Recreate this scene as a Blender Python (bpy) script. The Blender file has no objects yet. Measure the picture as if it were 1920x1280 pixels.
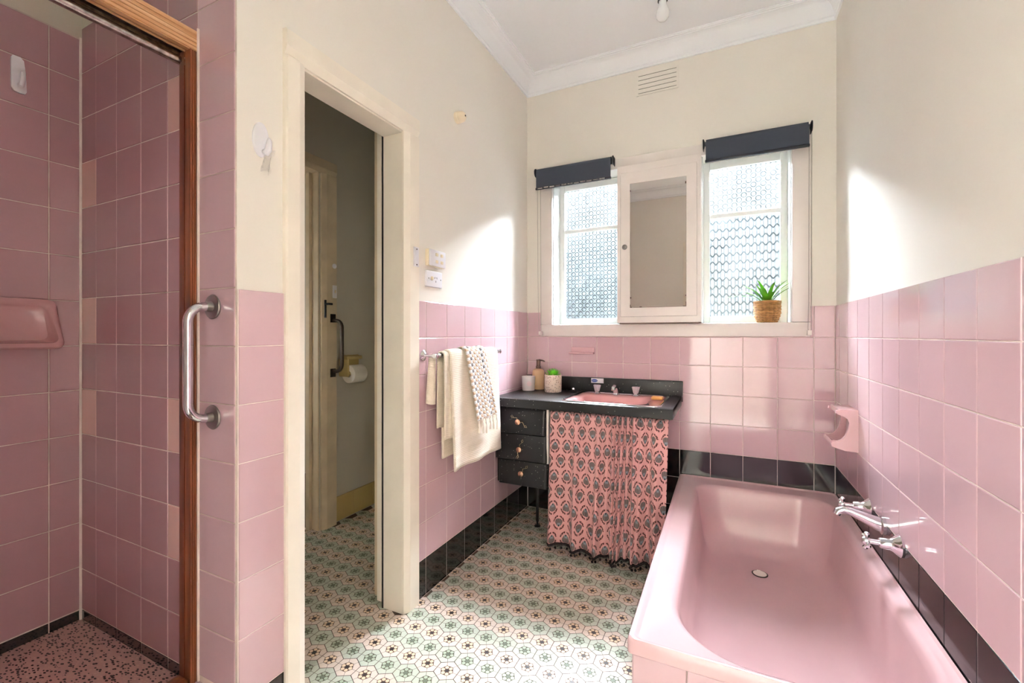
import bpy, bmesh, math, random
from mathutils import Vector, Matrix

random.seed(7)
PI = math.pi
S = bpy.context.scene
C = S.collection

# ------------------------------------------------------------------ camera, sky, light, exposure
F_PX, YAW, HZ, EYE = 825.8, 0.4481, 627.5, 1.09
cam = bpy.data.cameras.new('camera')
cam.sensor_width = 36.0
cam.lens = F_PX / 1920 * 36.0
cam.shift_y = -(640 - HZ) / 1920
cam.clip_start = 0.02
cam_o = bpy.data.objects.new('camera', cam)
cam_o.location = (0, 0, EYE)
cam_o.rotation_euler = (PI / 2, 0, YAW)
C.objects.link(cam_o)
S.camera = cam_o

world = bpy.data.worlds.new('sky')
S.world = world
world.use_nodes = True
bg = world.node_tree.nodes['Background']
bg.inputs[0].default_value = (0.89, 0.95, 1.0, 1)
bg.inputs[1].default_value = 180.0

S.view_settings.view_transform = 'Standard'
S.view_settings.look = 'None'
S.view_settings.exposure = 1.8
S.view_settings.gamma = 1.0
S.view_settings.use_curve_mapping = False
S.cycles.use_denoising = True
S.cycles.max_bounces = 14
S.cycles.diffuse_bounces = 8
S.cycles.glossy_bounces = 5
S.cycles.transparent_max_bounces = 12
S.cycles.caustics_reflective = False
S.cycles.caustics_refractive = False
S.cycles.sample_clamp_indirect = 6.0
S.cycles.blur_glossy = 0.5


def portal(name, loc, rx, rz, sx, sy):
    l = bpy.data.lights.new(name, 'AREA')
    l.shape = 'RECTANGLE'
    l.size, l.size_y = sx, sy
    l.cycles.is_portal = True
    o = bpy.data.objects.new(name, l)
    o.location = loc
    o.rotation_euler = (rx, 0, rz)
    C.objects.link(o)


portal('window_portal', (-0.75, 2.735, 1.6), -PI / 2, 0, 0.42, 0.92)
portal('window_portal', (0.1, 2.735, 1.6), -PI / 2, 0, 0.42, 0.92)
portal('hall_window_portal', (1.03, -0.31, 1.4), PI / 2, PI / 2, 0.20, 1.82)  # guides sky light through the fill slot added in the hall wall
portal('back_room_portal', (-2.95, 0.26, 1.1), PI / 2, 0, 0.12, 0.12)

# ------------------------------------------------------------------ dimensions (metres)
XL, XR, YB, YN = -1.1257, 0.4818, 2.5714, -0.085
ZC = 2.70
P = 0.1535
ZT = 1.2313                       # top of the tiled dado
YP, XS = 0.711, -1.957            # shower end wall, shower far wall
XW = -2.03                        # far wall of the toilet room

# ------------------------------------------------------------------ materials
MATS = {}


def lin(c):
    def f(v):
        v /= 255.0
        return v / 12.92 if v <= 0.04045 else ((v + 0.055) / 1.055) ** 2.4
    return (f(c[0]), f(c[1]), f(c[2]), 1)


class NT:
    def __init__(s, name):
        s.m = bpy.data.materials.new(name)
        s.m.use_nodes = True
        s.t = s.m.node_tree
        s.b = s.t.nodes['Principled BSDF']
        s.out = s.t.nodes['Material Output']
        MATS[name] = s.m

    def n(s, ty, **kw):
        nd = s.t.nodes.new(ty)
        for k, v in kw.items():
            setattr(nd, k, v)
        return nd

    def l(s, a, b):
        s.t.links.new(a, b)

    def val(s, x, sock):
        if hasattr(x, 'is_linked') or hasattr(x, 'links'):
            s.l(x, sock)
        else:
            sock.default_value = x

    def math(s, op, a, b=None, c=None, clamp=False):
        nd = s.n('ShaderNodeMath', operation=op, use_clamp=clamp)
        s.val(a, nd.inputs[0])
        if b is not None:
            s.val(b, nd.inputs[1])
        if c is not None:
            s.val(c, nd.inputs[2])
        return nd.outputs[0]

    def mix(s, fac, a, b, blend='MIX'):
        nd = s.n('ShaderNodeMix', data_type='RGBA', blend_type=blend)
        s.val(fac, nd.inputs[0])
        s.val(a, nd.inputs[6])
        s.val(b, nd.inputs[7])
        return nd.outputs[2]

    def coord(s, which='Object'):
        return s.n('ShaderNodeTexCoord').outputs[which]

    def sep(s, v):
        nd = s.n('ShaderNodeSeparateXYZ')
        s.l(v, nd.inputs[0])
        return nd.outputs

    def noise(s, scale, detail=2.0, vec=None, rough=0.5):
        nd = s.n('ShaderNodeTexNoise')
        nd.inputs['Scale'].default_value = scale
        nd.inputs['Detail'].default_value = detail
        nd.inputs['Roughness'].default_value = rough
        if vec is None:
            vec = s.coord()
        s.l(vec, nd.inputs['Vector'])
        return nd.outputs['Fac']

    def ramp(s, fac, stops):
        nd = s.n('ShaderNodeValToRGB')
        e = nd.color_ramp.elements
        while len(e) < len(stops):
            e.new(0.5)
        for el, (p, c) in zip(e, stops):
            el.position = p
            el.color = c
        s.l(fac, nd.inputs[0])
        return nd.outputs[0]

    def bump(s, h, strength=0.2, dist=0.002):
        nd = s.n('ShaderNodeBump')
        nd.inputs['Strength'].default_value = strength
        nd.inputs['Distance'].default_value = dist
        s.l(h, nd.inputs['Height'])
        s.l(nd.outputs[0], s.b.inputs['Normal'])

    def set(s, **kw):
        names = dict(col='Base Color', rough='Roughness', metal='Metallic', spec='Specular IOR Level', coat='Coat Weight',
                     trans='Transmission Weight', ior='IOR', sheen='Sheen Weight', sss='Subsurface Weight', alpha='Alpha')
        for k, v in kw.items():
            s.val(v, s.b.inputs[names[k]])
        return s


def plain(name, col, rough=0.5, metal=0.0, spec=0.5, var=0.0, vscale=6.0, bump=0.0, bscale=80.0, bdist=0.001):
    t = NT(name)
    c = lin(col)
    if var > 0:
        f = t.noise(vscale, 4)
        d = tuple(x * (1 - var) for x in c[:3]) + (1,)
        u = tuple(min(1, x * (1 + var * 0.5)) for x in c[:3]) + (1,)
        t.set(col=t.ramp(f, [(0.3, d), (0.7, u)]))
    else:
        t.set(col=c)
    t.set(rough=rough, metal=metal, spec=spec)
    if bump > 0:
        t.bump(t.noise(bscale, 3), bump, bdist)
    return t.m


def tile_mat(name, col, var=0.05, rough=0.09):
    t = NT(name)
    c = lin(col)
    rnd = t.n('ShaderNodeObjectInfo').outputs['Random']
    d = tuple(x * (1 - var) for x in c[:3]) + (1,)
    u = tuple(min(1, x * (1 + var)) for x in c[:3]) + (1,)
    base = t.mix(rnd, d, u)
    nz = t.noise(9.0, 4)
    t.set(col=t.mix(t.math('MULTIPLY', nz, 0.16), base, tuple(x * 0.72 for x in c[:3]) + (1,)))
    t.set(rough=t.math('MULTIPLY_ADD', t.noise(14.0, 3), 0.10, rough - 0.03), spec=0.75)
    t.bump(t.noise(11.0, 2), 0.10, 0.0025)
    return t.m


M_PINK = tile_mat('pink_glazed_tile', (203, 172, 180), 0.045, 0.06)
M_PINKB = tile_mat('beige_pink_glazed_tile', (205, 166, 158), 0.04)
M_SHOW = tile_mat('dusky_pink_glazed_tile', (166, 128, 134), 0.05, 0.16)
M_BLACK = tile_mat('black_glazed_tile', (22, 20, 22), 0.2, 0.07)
M_CREAMT = tile_mat('cream_glazed_tile', (196, 172, 118), 0.04, 0.2)
M_GROUT = plain('pale_grout', (226, 212, 206), 0.85, var=0.14, vscale=14)
M_GROUTD = plain('stained_grout', (206, 188, 178), 0.85, var=0.35, vscale=10)
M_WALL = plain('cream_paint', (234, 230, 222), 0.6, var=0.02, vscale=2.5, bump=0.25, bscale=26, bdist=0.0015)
M_WALLG = plain('aged_cream_paint', (196, 189, 174), 0.5, var=0.04, vscale=2.5, bump=0.2, bscale=26, bdist=0.0015)  # greyer, darker cream for the shower and toilet room walls
M_CEIL = plain('white_ceiling_paint', (245, 248, 252), 0.7)
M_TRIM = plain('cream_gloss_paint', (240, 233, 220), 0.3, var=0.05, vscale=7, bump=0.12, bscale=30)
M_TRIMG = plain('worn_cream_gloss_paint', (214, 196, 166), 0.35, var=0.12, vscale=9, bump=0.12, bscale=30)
M_WIN = plain('white_gloss_paint', (232, 225, 221), 0.32, var=0.03, vscale=8, bump=0.1, bscale=30)
M_SASH = plain('white_sash_paint', (240, 243, 241), 0.35)
M_CHROME = plain('chrome', (226, 226, 230), 0.09, 1.0)
M_STEEL = plain('brushed_steel', (150, 146, 142), 0.3, 1.0)
M_BRONZE = plain('dark_bronze_metal', (62, 54, 48), 0.35, 0.8)
M_CHROMED = plain('worn_chrome', (190, 184, 178), 0.25, 1.0, var=0.5, vscale=60)
M_BLKMET = plain('black_metal', (18, 18, 19), 0.4, 0.2)
M_DARK = plain('dark_gap', (26, 22, 20), 0.8)
M_WHITEP = plain('white_plastic', (234, 233, 240), 0.3)
M_CREAMP = plain('cream_plastic', (226, 212, 186), 0.35)
M_BATH = plain('pink_bath_enamel', (205, 172, 176), 0.15, var=0.05, vscale=5, bump=0.05, bscale=9, bdist=0.002)
M_BASIN = plain('pink_basin_enamel', (218, 162, 162), 0.12)
M_CERAM = plain('pink_ceramic', (206, 168, 173), 0.12)
M_CERAMD = plain('dusky_pink_ceramic', (178, 134, 136), 0.15)
M_MIRROR = plain('mirror_silver', (234, 232, 226), 0.015, 1.0)
M_BLIND = plain('navy_charcoal_blind', (50, 56, 68), 0.75, bump=0.2, bscale=600, bdist=0.0004)
M_BLINDR = plain('dark_blind_metal', (40, 42, 50), 0.35, 0.3)
M_GOLD = plain('rose_gold_metal', (222, 178, 150), 0.22, 1.0)
M_WIRE = plain('bent_brass_wire', (196, 176, 140), 0.35, 1.0)
M_TAN = plain('tan_matte_ceramic', (196, 164, 128), 0.6)
M_BROWNP = plain('brown_pump_plastic', (92, 70, 56), 0.45)
M_CANDLE = plain('white_glass_jar', (236, 232, 230), 0.18)
M_WAX = plain('candle_wax', (240, 228, 222), 0.6)
M_LABEL = plain('pale_pink_paper', (238, 220, 220), 0.6)
M_SOAP = plain('orange_soap', (236, 176, 104), 0.4)
M_CARD = plain('white_carton', (240, 240, 244), 0.5)
M_BLUE = plain('blue_print', (44, 80, 168), 0.5)
M_PAPER = plain('toilet_paper', (232, 226, 216), 0.9)
M_ENAMELW = plain('white_enamel', (236, 232, 222), 0.3)
M_BULB = plain('white_opal_bulb', (240, 242, 244), 0.25)
M_SUCC = plain('succulent_green', (104, 196, 44), 0.4, var=0.3, vscale=40)
M_SUCCL = plain('succulent_tip_green', (196, 226, 140), 0.4)
M_BASKET = plain('woven_wicker', (176, 130, 78), 0.6, var=0.4, vscale=60)
M_SOIL = plain('soil', (70, 52, 38), 0.9)
M_BRNTRIM = plain('dark_trim_cord', (34, 24, 26), 0.8)
M_ACRYL = plain('silvery_acrylic', (214, 214, 220), 0.12, 0.15)
M_SHADEGRIME = plain('cabinet_underside_paint', (120, 96, 84), 0.7)  # brown for painted shade below the cabinet and for track grime


def mat_glass_clear():
    t = NT('clear_plastic')
    tp = t.n('ShaderNodeBsdfTransparent')
    gl = t.n('ShaderNodeBsdfGlossy')
    gl.inputs['Roughness'].default_value = 0.08
    mx = t.n('ShaderNodeMixShader')
    mx.inputs[0].default_value = 0.22
    t.l(tp.outputs[0], mx.inputs[1])
    t.l(gl.outputs[0], mx.inputs[2])
    t.l(mx.outputs[0], t.out.inputs[0])
    return t.m


M_CLEAR = mat_glass_clear()


def mat_leaf():
    t = NT('grass_leaf_green')
    t.set(col=lin((84, 142, 22)), rough=0.5)
    tr = t.n('ShaderNodeBsdfTranslucent')
    tr.inputs[0].default_value = lin((84, 150, 14))
    mx = t.n('ShaderNodeMixShader')
    mx.inputs[0].default_value = 0.2
    t.l(t.b.outputs[0], mx.inputs[1])
    t.l(tr.outputs[0], mx.inputs[2])
    t.l(mx.outputs[0], t.out.inputs[0])
    return t.m


M_LEAF = mat_leaf()


def mat_wood(name, c1, c2, c3, rough=0.4):
    t = NT(name)
    mp = t.n('ShaderNodeMapping')
    t.l(t.coord(), mp.inputs[0])
    mp.inputs['Scale'].default_value = (60, 60, 3)
    f = t.noise(1.0, 5, mp.outputs[0], 0.6)
    t.set(col=t.ramp(f, [(0.25, lin(c1)), (0.5, lin(c2)), (0.75, lin(c3))]), rough=rough)
    t.bump(f, 0.2, 0.001)
    return t.m


def mat_wood_y(name, c1, c2, c3, rough=0.4):
    m = mat_wood(name, c1, c2, c3, rough)
    m.node_tree.nodes['Mapping'].inputs['Scale'].default_value = (60, 3, 60)
    return m


M_JAMB = mat_wood('red_brown_stained_timber', (74, 34, 16), (112, 58, 32), (146, 88, 56))
M_JAMBD = mat_wood('dark_red_stained_timber', (60, 24, 10), (98, 42, 18), (120, 56, 28))
M_HEAD = mat_wood_y('bleached_brown_timber', (150, 100, 64), (192, 146, 104), (220, 184, 148))


def mat_laminate(name='black_speckled_laminate', base=(27, 27, 29), rough=0.36):
    t = NT(name)
    v = t.n('ShaderNodeTexVoronoi', feature='F1')
    v.inputs['Scale'].default_value = 95
    t.l(t.coord(), v.inputs['Vector'])
    pick = t.math('LESS_THAN', v.outputs['Distance'], 0.19)
    rnd = t.sep(v.outputs['Color'])[0]
    on = t.math('MULTIPLY', pick, t.math('GREATER_THAN', rnd, 0.72))
    cl = t.noise(7, 5)
    base_c = t.mix(cl, lin(tuple(x * 0.75 for x in base)), lin(tuple(x * 1.35 for x in base)))
    t.set(col=t.mix(on, base_c, lin((150, 146, 142))), rough=t.math('MULTIPLY_ADD', cl, 0.15, rough - 0.07), spec=0.35)
    return t.m


M_LAM = mat_laminate()


def mat_terrazzo(name, base, chip, scale, thr, rnd_thr, stretch=(1, 1, 1), second=None):
    t = NT(name)
    mp = t.n('ShaderNodeMapping')
    t.l(t.coord(), mp.inputs[0])
    mp.inputs['Scale'].default_value = stretch
    mp.inputs['Rotation'].default_value = (0, 0, 0.5)
    v = t.n('ShaderNodeTexVoronoi', feature='F1')
    v.inputs['Scale'].default_value = scale
    t.l(mp.outputs[0], v.inputs['Vector'])
    r = t.sep(v.outputs['Color'])
    on = t.math('MULTIPLY', t.math('LESS_THAN', v.outputs['Distance'], thr), t.math('GREATER_THAN', r[0], rnd_thr))
    c = t.mix(t.noise(20, 4), lin(base), lin(tuple(min(255, x * 1.18) for x in base)))
    if second:
        on2 = t.math('MULTIPLY', t.math('LESS_THAN', v.outputs['Distance'], thr), t.math('LESS_THAN', r[0], 0.25))
        c = t.mix(on2, c, lin(second))
    t.set(col=t.mix(on, c, lin(chip)), rough=0.45)
    return t.m


M_TERR = mat_terrazzo('pink_terrazzo', (172, 138, 132), (30, 24, 28), 80, 0.42, 0.42, (1, 2.0, 1), (196, 160, 150))
M_POT = mat_terrazzo('speckled_stone_pot', (226, 204, 190), (104, 62, 52), 170, 0.38, 0.55, (1, 1, 1), (246, 236, 228))


def mat_pane(name, kind):
    """patterned glass: clear sheet with pressed cells that dim the sky behind"""
    t = NT(name)
    x, y, z = t.sep(t.coord())
    if kind == 'weave':
        a, b = 0.046, 0.050
    else:
        a, b = 0.0345, 0.090

    def cell(ox, oz):
        u = t.math('SUBTRACT', t.math('FRACT', t.math('ADD', t.math('DIVIDE', x, a), 40 + ox)), 0.5)
        w = t.math('SUBTRACT', t.math('FRACT', t.math('ADD', t.math('DIVIDE', z, b), 40 + oz)), 0.5)
        return t.math('ABSOLUTE', u), t.math('ABSOLUTE', w)

    def shape(ox, oz):
        u, w = cell(ox, oz)
        if kind == 'weave':
            d = t.math('SQRT', t.math('ADD', t.math('POWER', t.math('MULTIPLY', u, 3.6), 2.0), t.math('POWER', t.math('MULTIPLY', w, 3.9), 2.0)))
            return d
        d = t.math('MAXIMUM', t.math('MULTIPLY', u, 3.4), t.math('ADD', t.math('MULTIPLY', u, 1.3), t.math('MULTIPLY', w, 2.75)))
        return d
    d = t.math('MINIMUM', shape(0, 0), shape(0.5, 0.5))
    line = t.math('SUBTRACT', 1.0, t.math('MULTIPLY', t.math('ABSOLUTE', t.math('SUBTRACT', d, 0.98)), 3.6), clamp=True)
    mot = t.noise(34.0, 3)
    big = t.noise(5.0, 2)
    body = t.math('MULTIPLY_ADD', mot, 0.8, 0.28, clamp=True)
    k = t.math('MULTIPLY', line, t.math('MULTIPLY_ADD', big, 1.2, 0.25, clamp=True))
    tc = t.mix(k, t.mix(body, (0.36, 0.365, 0.37, 1), (0.92, 0.93, 0.94, 1)), (0.17, 0.175, 0.18, 1))
    tp = t.n('ShaderNodeBsdfTransparent')
    t.l(tc, tp.inputs[0])
    gl = t.n('ShaderNodeBsdfGlossy')
    gl.inputs['Roughness'].default_value = 0.12
    bp = t.n('ShaderNodeBump')
    bp.inputs['Strength'].default_value = 0.6
    bp.inputs['Distance'].default_value = 0.002
    t.l(d, bp.inputs['Height'])
    t.l(bp.outputs[0], gl.inputs['Normal'])
    mx = t.n('ShaderNodeMixShader')
    mx.inputs[0].default_value = 0.05
    t.l(tp.outputs[0], mx.inputs[1])
    t.l(gl.outputs[0], mx.inputs[2])
    t.l(mx.outputs[0], t.out.inputs[0])
    return t.m


M_PANE_W = mat_pane('pressed_glass_weave', 'weave')
M_PANE_H = mat_pane('pressed_glass_hexagons', 'hex')


def mat_curtain():
    t = NT('pink_medallion_print_cotton')
    U, V, _ = t.sep(t.coord('UV'))
    a, b = 0.068, 0.150

    def lat(ox, oz):
        lu = t.math('MULTIPLY', t.math('SUBTRACT', t.math('FRACT', t.math('ADD', t.math('DIVIDE', U, a), 20 + ox)), 0.5), a)
        lv = t.math('MULTIPLY', t.math('SUBTRACT', t.math('FRACT', t.math('ADD', t.math('DIVIDE', V, b), 20 + oz)), 0.5), b)
        return lu, lv

    def rad(lu, lv, rx, ry):
        return t.math('SQRT', t.math('ADD', t.math('POWER', t.math('ABSOLUTE', t.math('DIVIDE', lu, rx)), 2.0),
                                     t.math('POWER', t.math('ABSOLUTE', t.math('DIVIDE', lv, ry)), 2.0)))
    pink = lin((208, 156, 155))
    col = pink
    for i, (ox, oz) in enumerate(((0, 0), (0.5, 0.5))):
        lu, lv = lat(ox, oz)
        au, av = t.math('ABSOLUTE', lu), t.math('ABSOLUTE', lv)
        fl = 1.0 if i == 0 else -1.0
        # pointed fan
        tip = t.math('MULTIPLY', lv, fl)
        rx = t.math('MULTIPLY_ADD', tip, -0.32, 0.0165)
        r1 = t.math('SQRT', t.math('ADD', t.math('POWER', t.math('ABSOLUTE', t.math('DIVIDE', lu, rx)), 2.0),
                                   t.math('POWER', t.math('ABSOLUTE', t.math('DIVIDE', lv, 0.0195)), 2.0)))
        med = t.math('LESS_THAN', r1, 1.0)
        ang = t.math('ARCTAN2', lu, t.math('ADD', t.math('MULTIPLY', tip, -1.0), 0.024))
        ray = t.math('MULTIPLY_ADD', t.math('SINE', t.math('MULTIPLY', ang, 26.0)), 0.5, 0.5)
        top = t.math('GREATER_THAN', tip, 0.002)
        greyc = t.mix(ray, lin((92, 84, 86)), lin((120, 108, 106)))
        bluec = t.mix(ray, lin((64, 66, 76)), lin((164, 176, 186)))
        medc = t.mix(t.math('MULTIPLY', top, t.math('LESS_THAN', au, 0.0075)), greyc, bluec)
        spike = t.math('MULTIPLY', t.math('GREATER_THAN', tip, 0.011), t.math('LESS_THAN', au, 0.0024))
        medc = t.mix(spike, medc, lin((34, 26, 28)))
        # halo of leaves
        r2 = rad(lu, lv, 0.0262, 0.0335)
        ring = t.math('MULTIPLY', t.math('GREATER_THAN', r2, 0.80), t.math('LESS_THAN', r2, 1.05))
        cut = t.math('MULTIPLY', t.math('GREATER_THAN', au, 0.0035), t.math('GREATER_THAN', av, 0.0065))
        scal = t.math('GREATER_THAN', t.math('ADD', t.math('SINE', t.math('MULTIPLY', lv, 900.0)), t.math('SINE', t.math('MULTIPLY', lu, 700.0))), -1.1)
        ring = t.math('MULTIPLY', t.math('MULTIPLY', ring, cut), scal)
        col = t.mix(ring, col, lin((72, 34, 34)))
        col = t.mix(med, col, medc)
    wv = t.noise(900.0, 1)
    t.set(col=col, rough=0.85, spec=0.2, sheen=0.15)
    t.bump(wv, 0.15, 0.0005)
    return t.m


M_CURT = mat_curtain()


def mat_towel():
    t = NT('cream_terry_towel')
    U, V, _ = t.sep(t.coord('UV'))
    w = t.math('SINE', t.math('MULTIPLY', V, 800.0))
    nz = t.noise(420.0, 2)
    t.set(col=t.mix(nz, lin((222, 206, 184)), lin((248, 240, 226))), rough=0.95, spec=0.1, sheen=0.4)
    t.bump(t.math('ADD', t.math('MULTIPLY', w, 0.5), nz), 0.5, 0.0016)
    return t.m


def mat_handtowel():
    t = NT('white_grey_block_weave_towel')
    U, V, _ = t.sep(t.coord('UV'))
    iu = t.math('FLOOR', t.math('DIVIDE', U, 0.0205))
    iv = t.math('FLOOR', t.math('DIVIDE', t.math('ADD', V, t.math('MULTIPLY', t.math('MODULO', iu, 2.0), 0.014)), 0.014))
    chk = t.math('MODULO', t.math('ABSOLUTE', iv), 2.0)
    base = t.mix(chk, lin((212, 184, 158)), lin((240, 238, 238)))
    g1 = t.math('COMPARE', iu, 1.0, 0.2)
    g2 = t.math('COMPARE', iu, 6.0, 0.2)
    g = t.math('MULTIPLY', t.math('ADD', g1, g2), t.math('SUBTRACT', 1.0, chk))
    t.set(col=t.mix(g, base, lin((112, 104, 100))), rough=0.95, spec=0.1, sheen=0.3)
    fu = t.math('ABSOLUTE', t.math('SUBTRACT', t.math('FRACT', t.math('DIVIDE', U, 0.0205)), 0.5))
    fv = t.math('ABSOLUTE', t.math('SUBTRACT', t.math('FRACT', t.math('DIVIDE', t.math('ADD', V, t.math('MULTIPLY', t.math('MODULO', iu, 2.0), 0.014)), 0.014)), 0.5))
    h = t.math('SUBTRACT', 1.0, t.math('MAXIMUM', t.math('POWER', t.math('MULTIPLY', fu, 2.0), 3.0), t.math('POWER', t.math('MULTIPLY', fv, 2.0), 3.0)))
    t.bump(h, 0.9, 0.004)
    return t.m


M_TOWEL = mat_towel()
M_HTOWEL = mat_handtowel()
M_TASSEL = plain('white_cotton_tassel', (240, 232, 222), 0.9)

M_HX_LINE = plain('floor_dark_joint', (86, 66, 52), 0.6)
M_HX_P = plain('floor_blush', (230, 213, 202), 0.38, var=0.06, vscale=12)
M_HX_PC = plain('floor_peach', (236, 211, 182), 0.38)
M_HX_D = plain('floor_charcoal', (64, 56, 56), 0.4)
M_HX_RING = plain('floor_brown', (98, 70, 54), 0.45)
M_HX_G = plain('floor_sage', (203, 208, 193), 0.38, var=0.06, vscale=12)
M_HX_GC = plain('floor_green', (180, 191, 170), 0.38)
M_HX_GD = plain('floor_dark_green', (112, 122, 104), 0.4)
M_HX_GRING = plain('floor_olive', (92, 90, 70), 0.45)


# ------------------------------------------------------------------ mesh builder
class MB:
    def __init__(s):
        s.v, s.f, s.mi, s.uv = [], [], [], None

    def add(s, verts, faces, mi=0):
        o = len(s.v)
        s.v += [tuple(v) for v in verts]
        for f in faces:
            s.f.append(tuple(i + o for i in f))
            s.mi.append(mi)
        return s

    def box(s, x0, x1, y0, y1, z0, z1, mi=0):
        v = [(x0, y0, z0), (x1, y0, z0), (x1, y1, z0), (x0, y1, z0), (x0, y0, z1), (x1, y0, z1), (x1, y1, z1), (x0, y1, z1)]
        return s.add(v, [(0, 3, 2, 1), (4, 5, 6, 7), (0, 1, 5, 4), (1, 2, 6, 5), (2, 3, 7, 6), (3, 0, 4, 7)], mi)

    def bbox(s, x0, x1, y0, y1, z0, z1, b=0.003, seg=2, mi=0):
        bm = bmesh.new()
        bmesh.ops.create_cube(bm, size=1.0)
        for v in bm.verts:
            v.co = ((x0 + x1) / 2 + v.co.x * (x1 - x0), (y0 + y1) / 2 + v.co.y * (y1 - y0), (z0 + z1) / 2 + v.co.z * (z1 - z0))
        bmesh.ops.bevel(bm, geom=bm.edges[:], offset=b, segments=seg, affect='EDGES', profile=0.5)
        s.from_bm(bm, mi)
        return s

    def from_bm(s, bm, mi=0):
        bm.verts.ensure_lookup_table()
        bm.verts.index_update()
        s.add([v.co[:] for v in bm.verts], [[v.index for v in f.verts] for f in bm.faces], mi)
        bm.free()

    def ring_loft(s, rings, cap0=True, cap1=True, mi=0, closed=True):
        n = len(rings[0])
        vs = [p for r in rings for p in r]
        fs = []
        for i in range(len(rings) - 1):
            for j in range(n if closed else n - 1):
                a, b = i * n + j, i * n + (j + 1) % n
                fs.append((a, b, b + n, a + n))
        if cap0:
            fs.append(tuple(range(n - 1, -1, -1)))
        if cap1:
            fs.append(tuple((len(rings) - 1) * n + j for j in range(n)))
        return s.add(vs, fs, mi)

    def tube(s, pts, r, seg=10, mi=0, cap=True):
        pts = [Vector(p) for p in pts]
        rs = r if isinstance(r, (list, tuple)) else [r] * len(pts)
        t0 = (pts[1] - pts[0]).normalized()
        up = Vector((0, 0, 1)) if abs(t0.z) < 0.9 else Vector((1, 0, 0))
        nrm = t0.cross(up).normalized()
        rings = []
        for i, p in enumerate(pts):
            if i == 0:
                t = (pts[1] - pts[0]).normalized()
            elif i == len(pts) - 1:
                t = (pts[-1] - pts[-2]).normalized()
            else:
                t = ((pts[i + 1] - p).normalized() + (p - pts[i - 1]).normalized()).normalized()
            nrm = (nrm - t * nrm.dot(t)).normalized()
            bn = t.cross(nrm)
            rings.append([tuple(p + (nrm * math.cos(2 * PI * k / seg) + bn * math.sin(2 * PI * k / seg)) * rs[i]) for k in range(seg)])
        return s.ring_loft(rings, cap, cap, mi)

    def lathe(s, prof, origin, axis=(0, 0, 1), seg=28, mi=0, cap0=True, cap1=True):
        a = Vector(axis).normalized()
        up = Vector((0, 0, 1)) if abs(a.z) < 0.9 else Vector((1, 0, 0))
        e1 = a.cross(up).normalized()
        e2 = a.cross(e1)
        o = Vector(origin)
        rings = [[tuple(o + a * h + (e1 * math.cos(2 * PI * k / seg) + e2 * math.sin(2 * PI * k / seg)) * max(r, 1e-5)) for k in range(seg)] for r, h in prof]
        return s.ring_loft(rings, cap0, cap1, mi)

    def prism(s, poly, axis, a0, a1, mi=0):
        """poly: list of (p,q) in the two other axes (cyclic order x,y,z without axis)"""
        def mk(p, q, a):
            return {'x': (a, p, q), 'y': (p, a, q), 'z': (p, q, a)}[axis]
        r0 = [mk(p, q, a0) for p, q in poly]
        r1 = [mk(p, q, a1) for p, q in poly]
        return s.ring_loft([r0, r1], True, True, mi)

    def grid(s, nu, nv, fn, uvfn=None, mi=0):
        o = len(s.v)
        vs, fs = [], []
        for i in range(nu):
            for j in range(nv):
                vs.append(fn(i / (nu - 1), j / (nv - 1)))
        for i in range(nu - 1):
            for j in range(nv - 1):
                a = i * nv + j
                fs.append((a, a + nv, a + nv + 1, a + 1))
        s.add(vs, fs, mi)
        if uvfn:
            if s.uv is None:
                s.uv = {}
            for i in range(nu):
                for j in range(nv):
                    s.uv[o + i * nv + j] = uvfn(i / (nu - 1), j / (nv - 1))
        return s

    def mesh(s, name, mats, angle=35, off=(0, 0, 0), recalc=True):
        me = bpy.data.meshes.new(name)
        me.from_pydata([(v[0] - off[0], v[1] - off[1], v[2] - off[2]) for v in s.v], [], s.f)
        for m in (mats if isinstance(mats, (list, tuple)) else [mats]):
            me.materials.append(m)
        me.polygons.foreach_set('material_index', s.mi)
        if s.uv is not None:
            lay = me.uv_layers.new(name='UVMap')
            for lp in me.loops:
                lay.data[lp.index].uv = s.uv.get(lp.vertex_index, (0, 0))
        if recalc:
            bm = bmesh.new()
            bm.from_mesh(me)
            bmesh.ops.recalc_face_normals(bm, faces=bm.faces[:])
            bm.to_mesh(me)
            bm.free()
        me.polygons.foreach_set('use_smooth', [True] * len(me.polygons))
        me.set_sharp_from_angle(angle=math.radians(angle))
        me.update()
        return me


def wloc(o):
    p = Vector(o.location)
    while o.parent is not None:
        o = o.parent
        p += Vector(o.location)
    return p


def link(name, me, parent=None, loc=(0, 0, 0)):
    o = bpy.data.objects.new(name, me)
    o.location = loc
    if parent is not None:
        o.parent = parent
    C.objects.link(o)
    return o


def part(name, mb, mats, parent, angle=35, label=None, kind=None, recalc=True):
    o = link(name, mb.mesh(name, mats, angle, wloc(parent), recalc), parent)
    if label:
        o['label'] = label
    if kind:
        o['kind'] = kind
    return o


def thing(name, label, cat, loc, group=None):
    o = bpy.data.objects.new(name, None)
    o.location = loc
    o.empty_display_size = 0.05
    C.objects.link(o)
    o['label'] = label
    o['category'] = cat
    if group:
        o['group'] = group
    return o


def single(name, mb, mats, label, cat, loc=(0, 0, 0), angle=35, group=None, recalc=True):
    o = link(name, mb.mesh(name, mats, angle, loc, recalc), None, loc)
    o['label'] = label
    o['category'] = cat
    if group:
        o['group'] = group
    return o


def struct(name, mb, mats, label, cat, angle=35):
    o = single(name, mb, mats, label, cat, (0, 0, 0), angle)
    o['kind'] = 'structure'
    return o


def tune(o):
    o['kind'] = 'structure'
    return o


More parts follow.
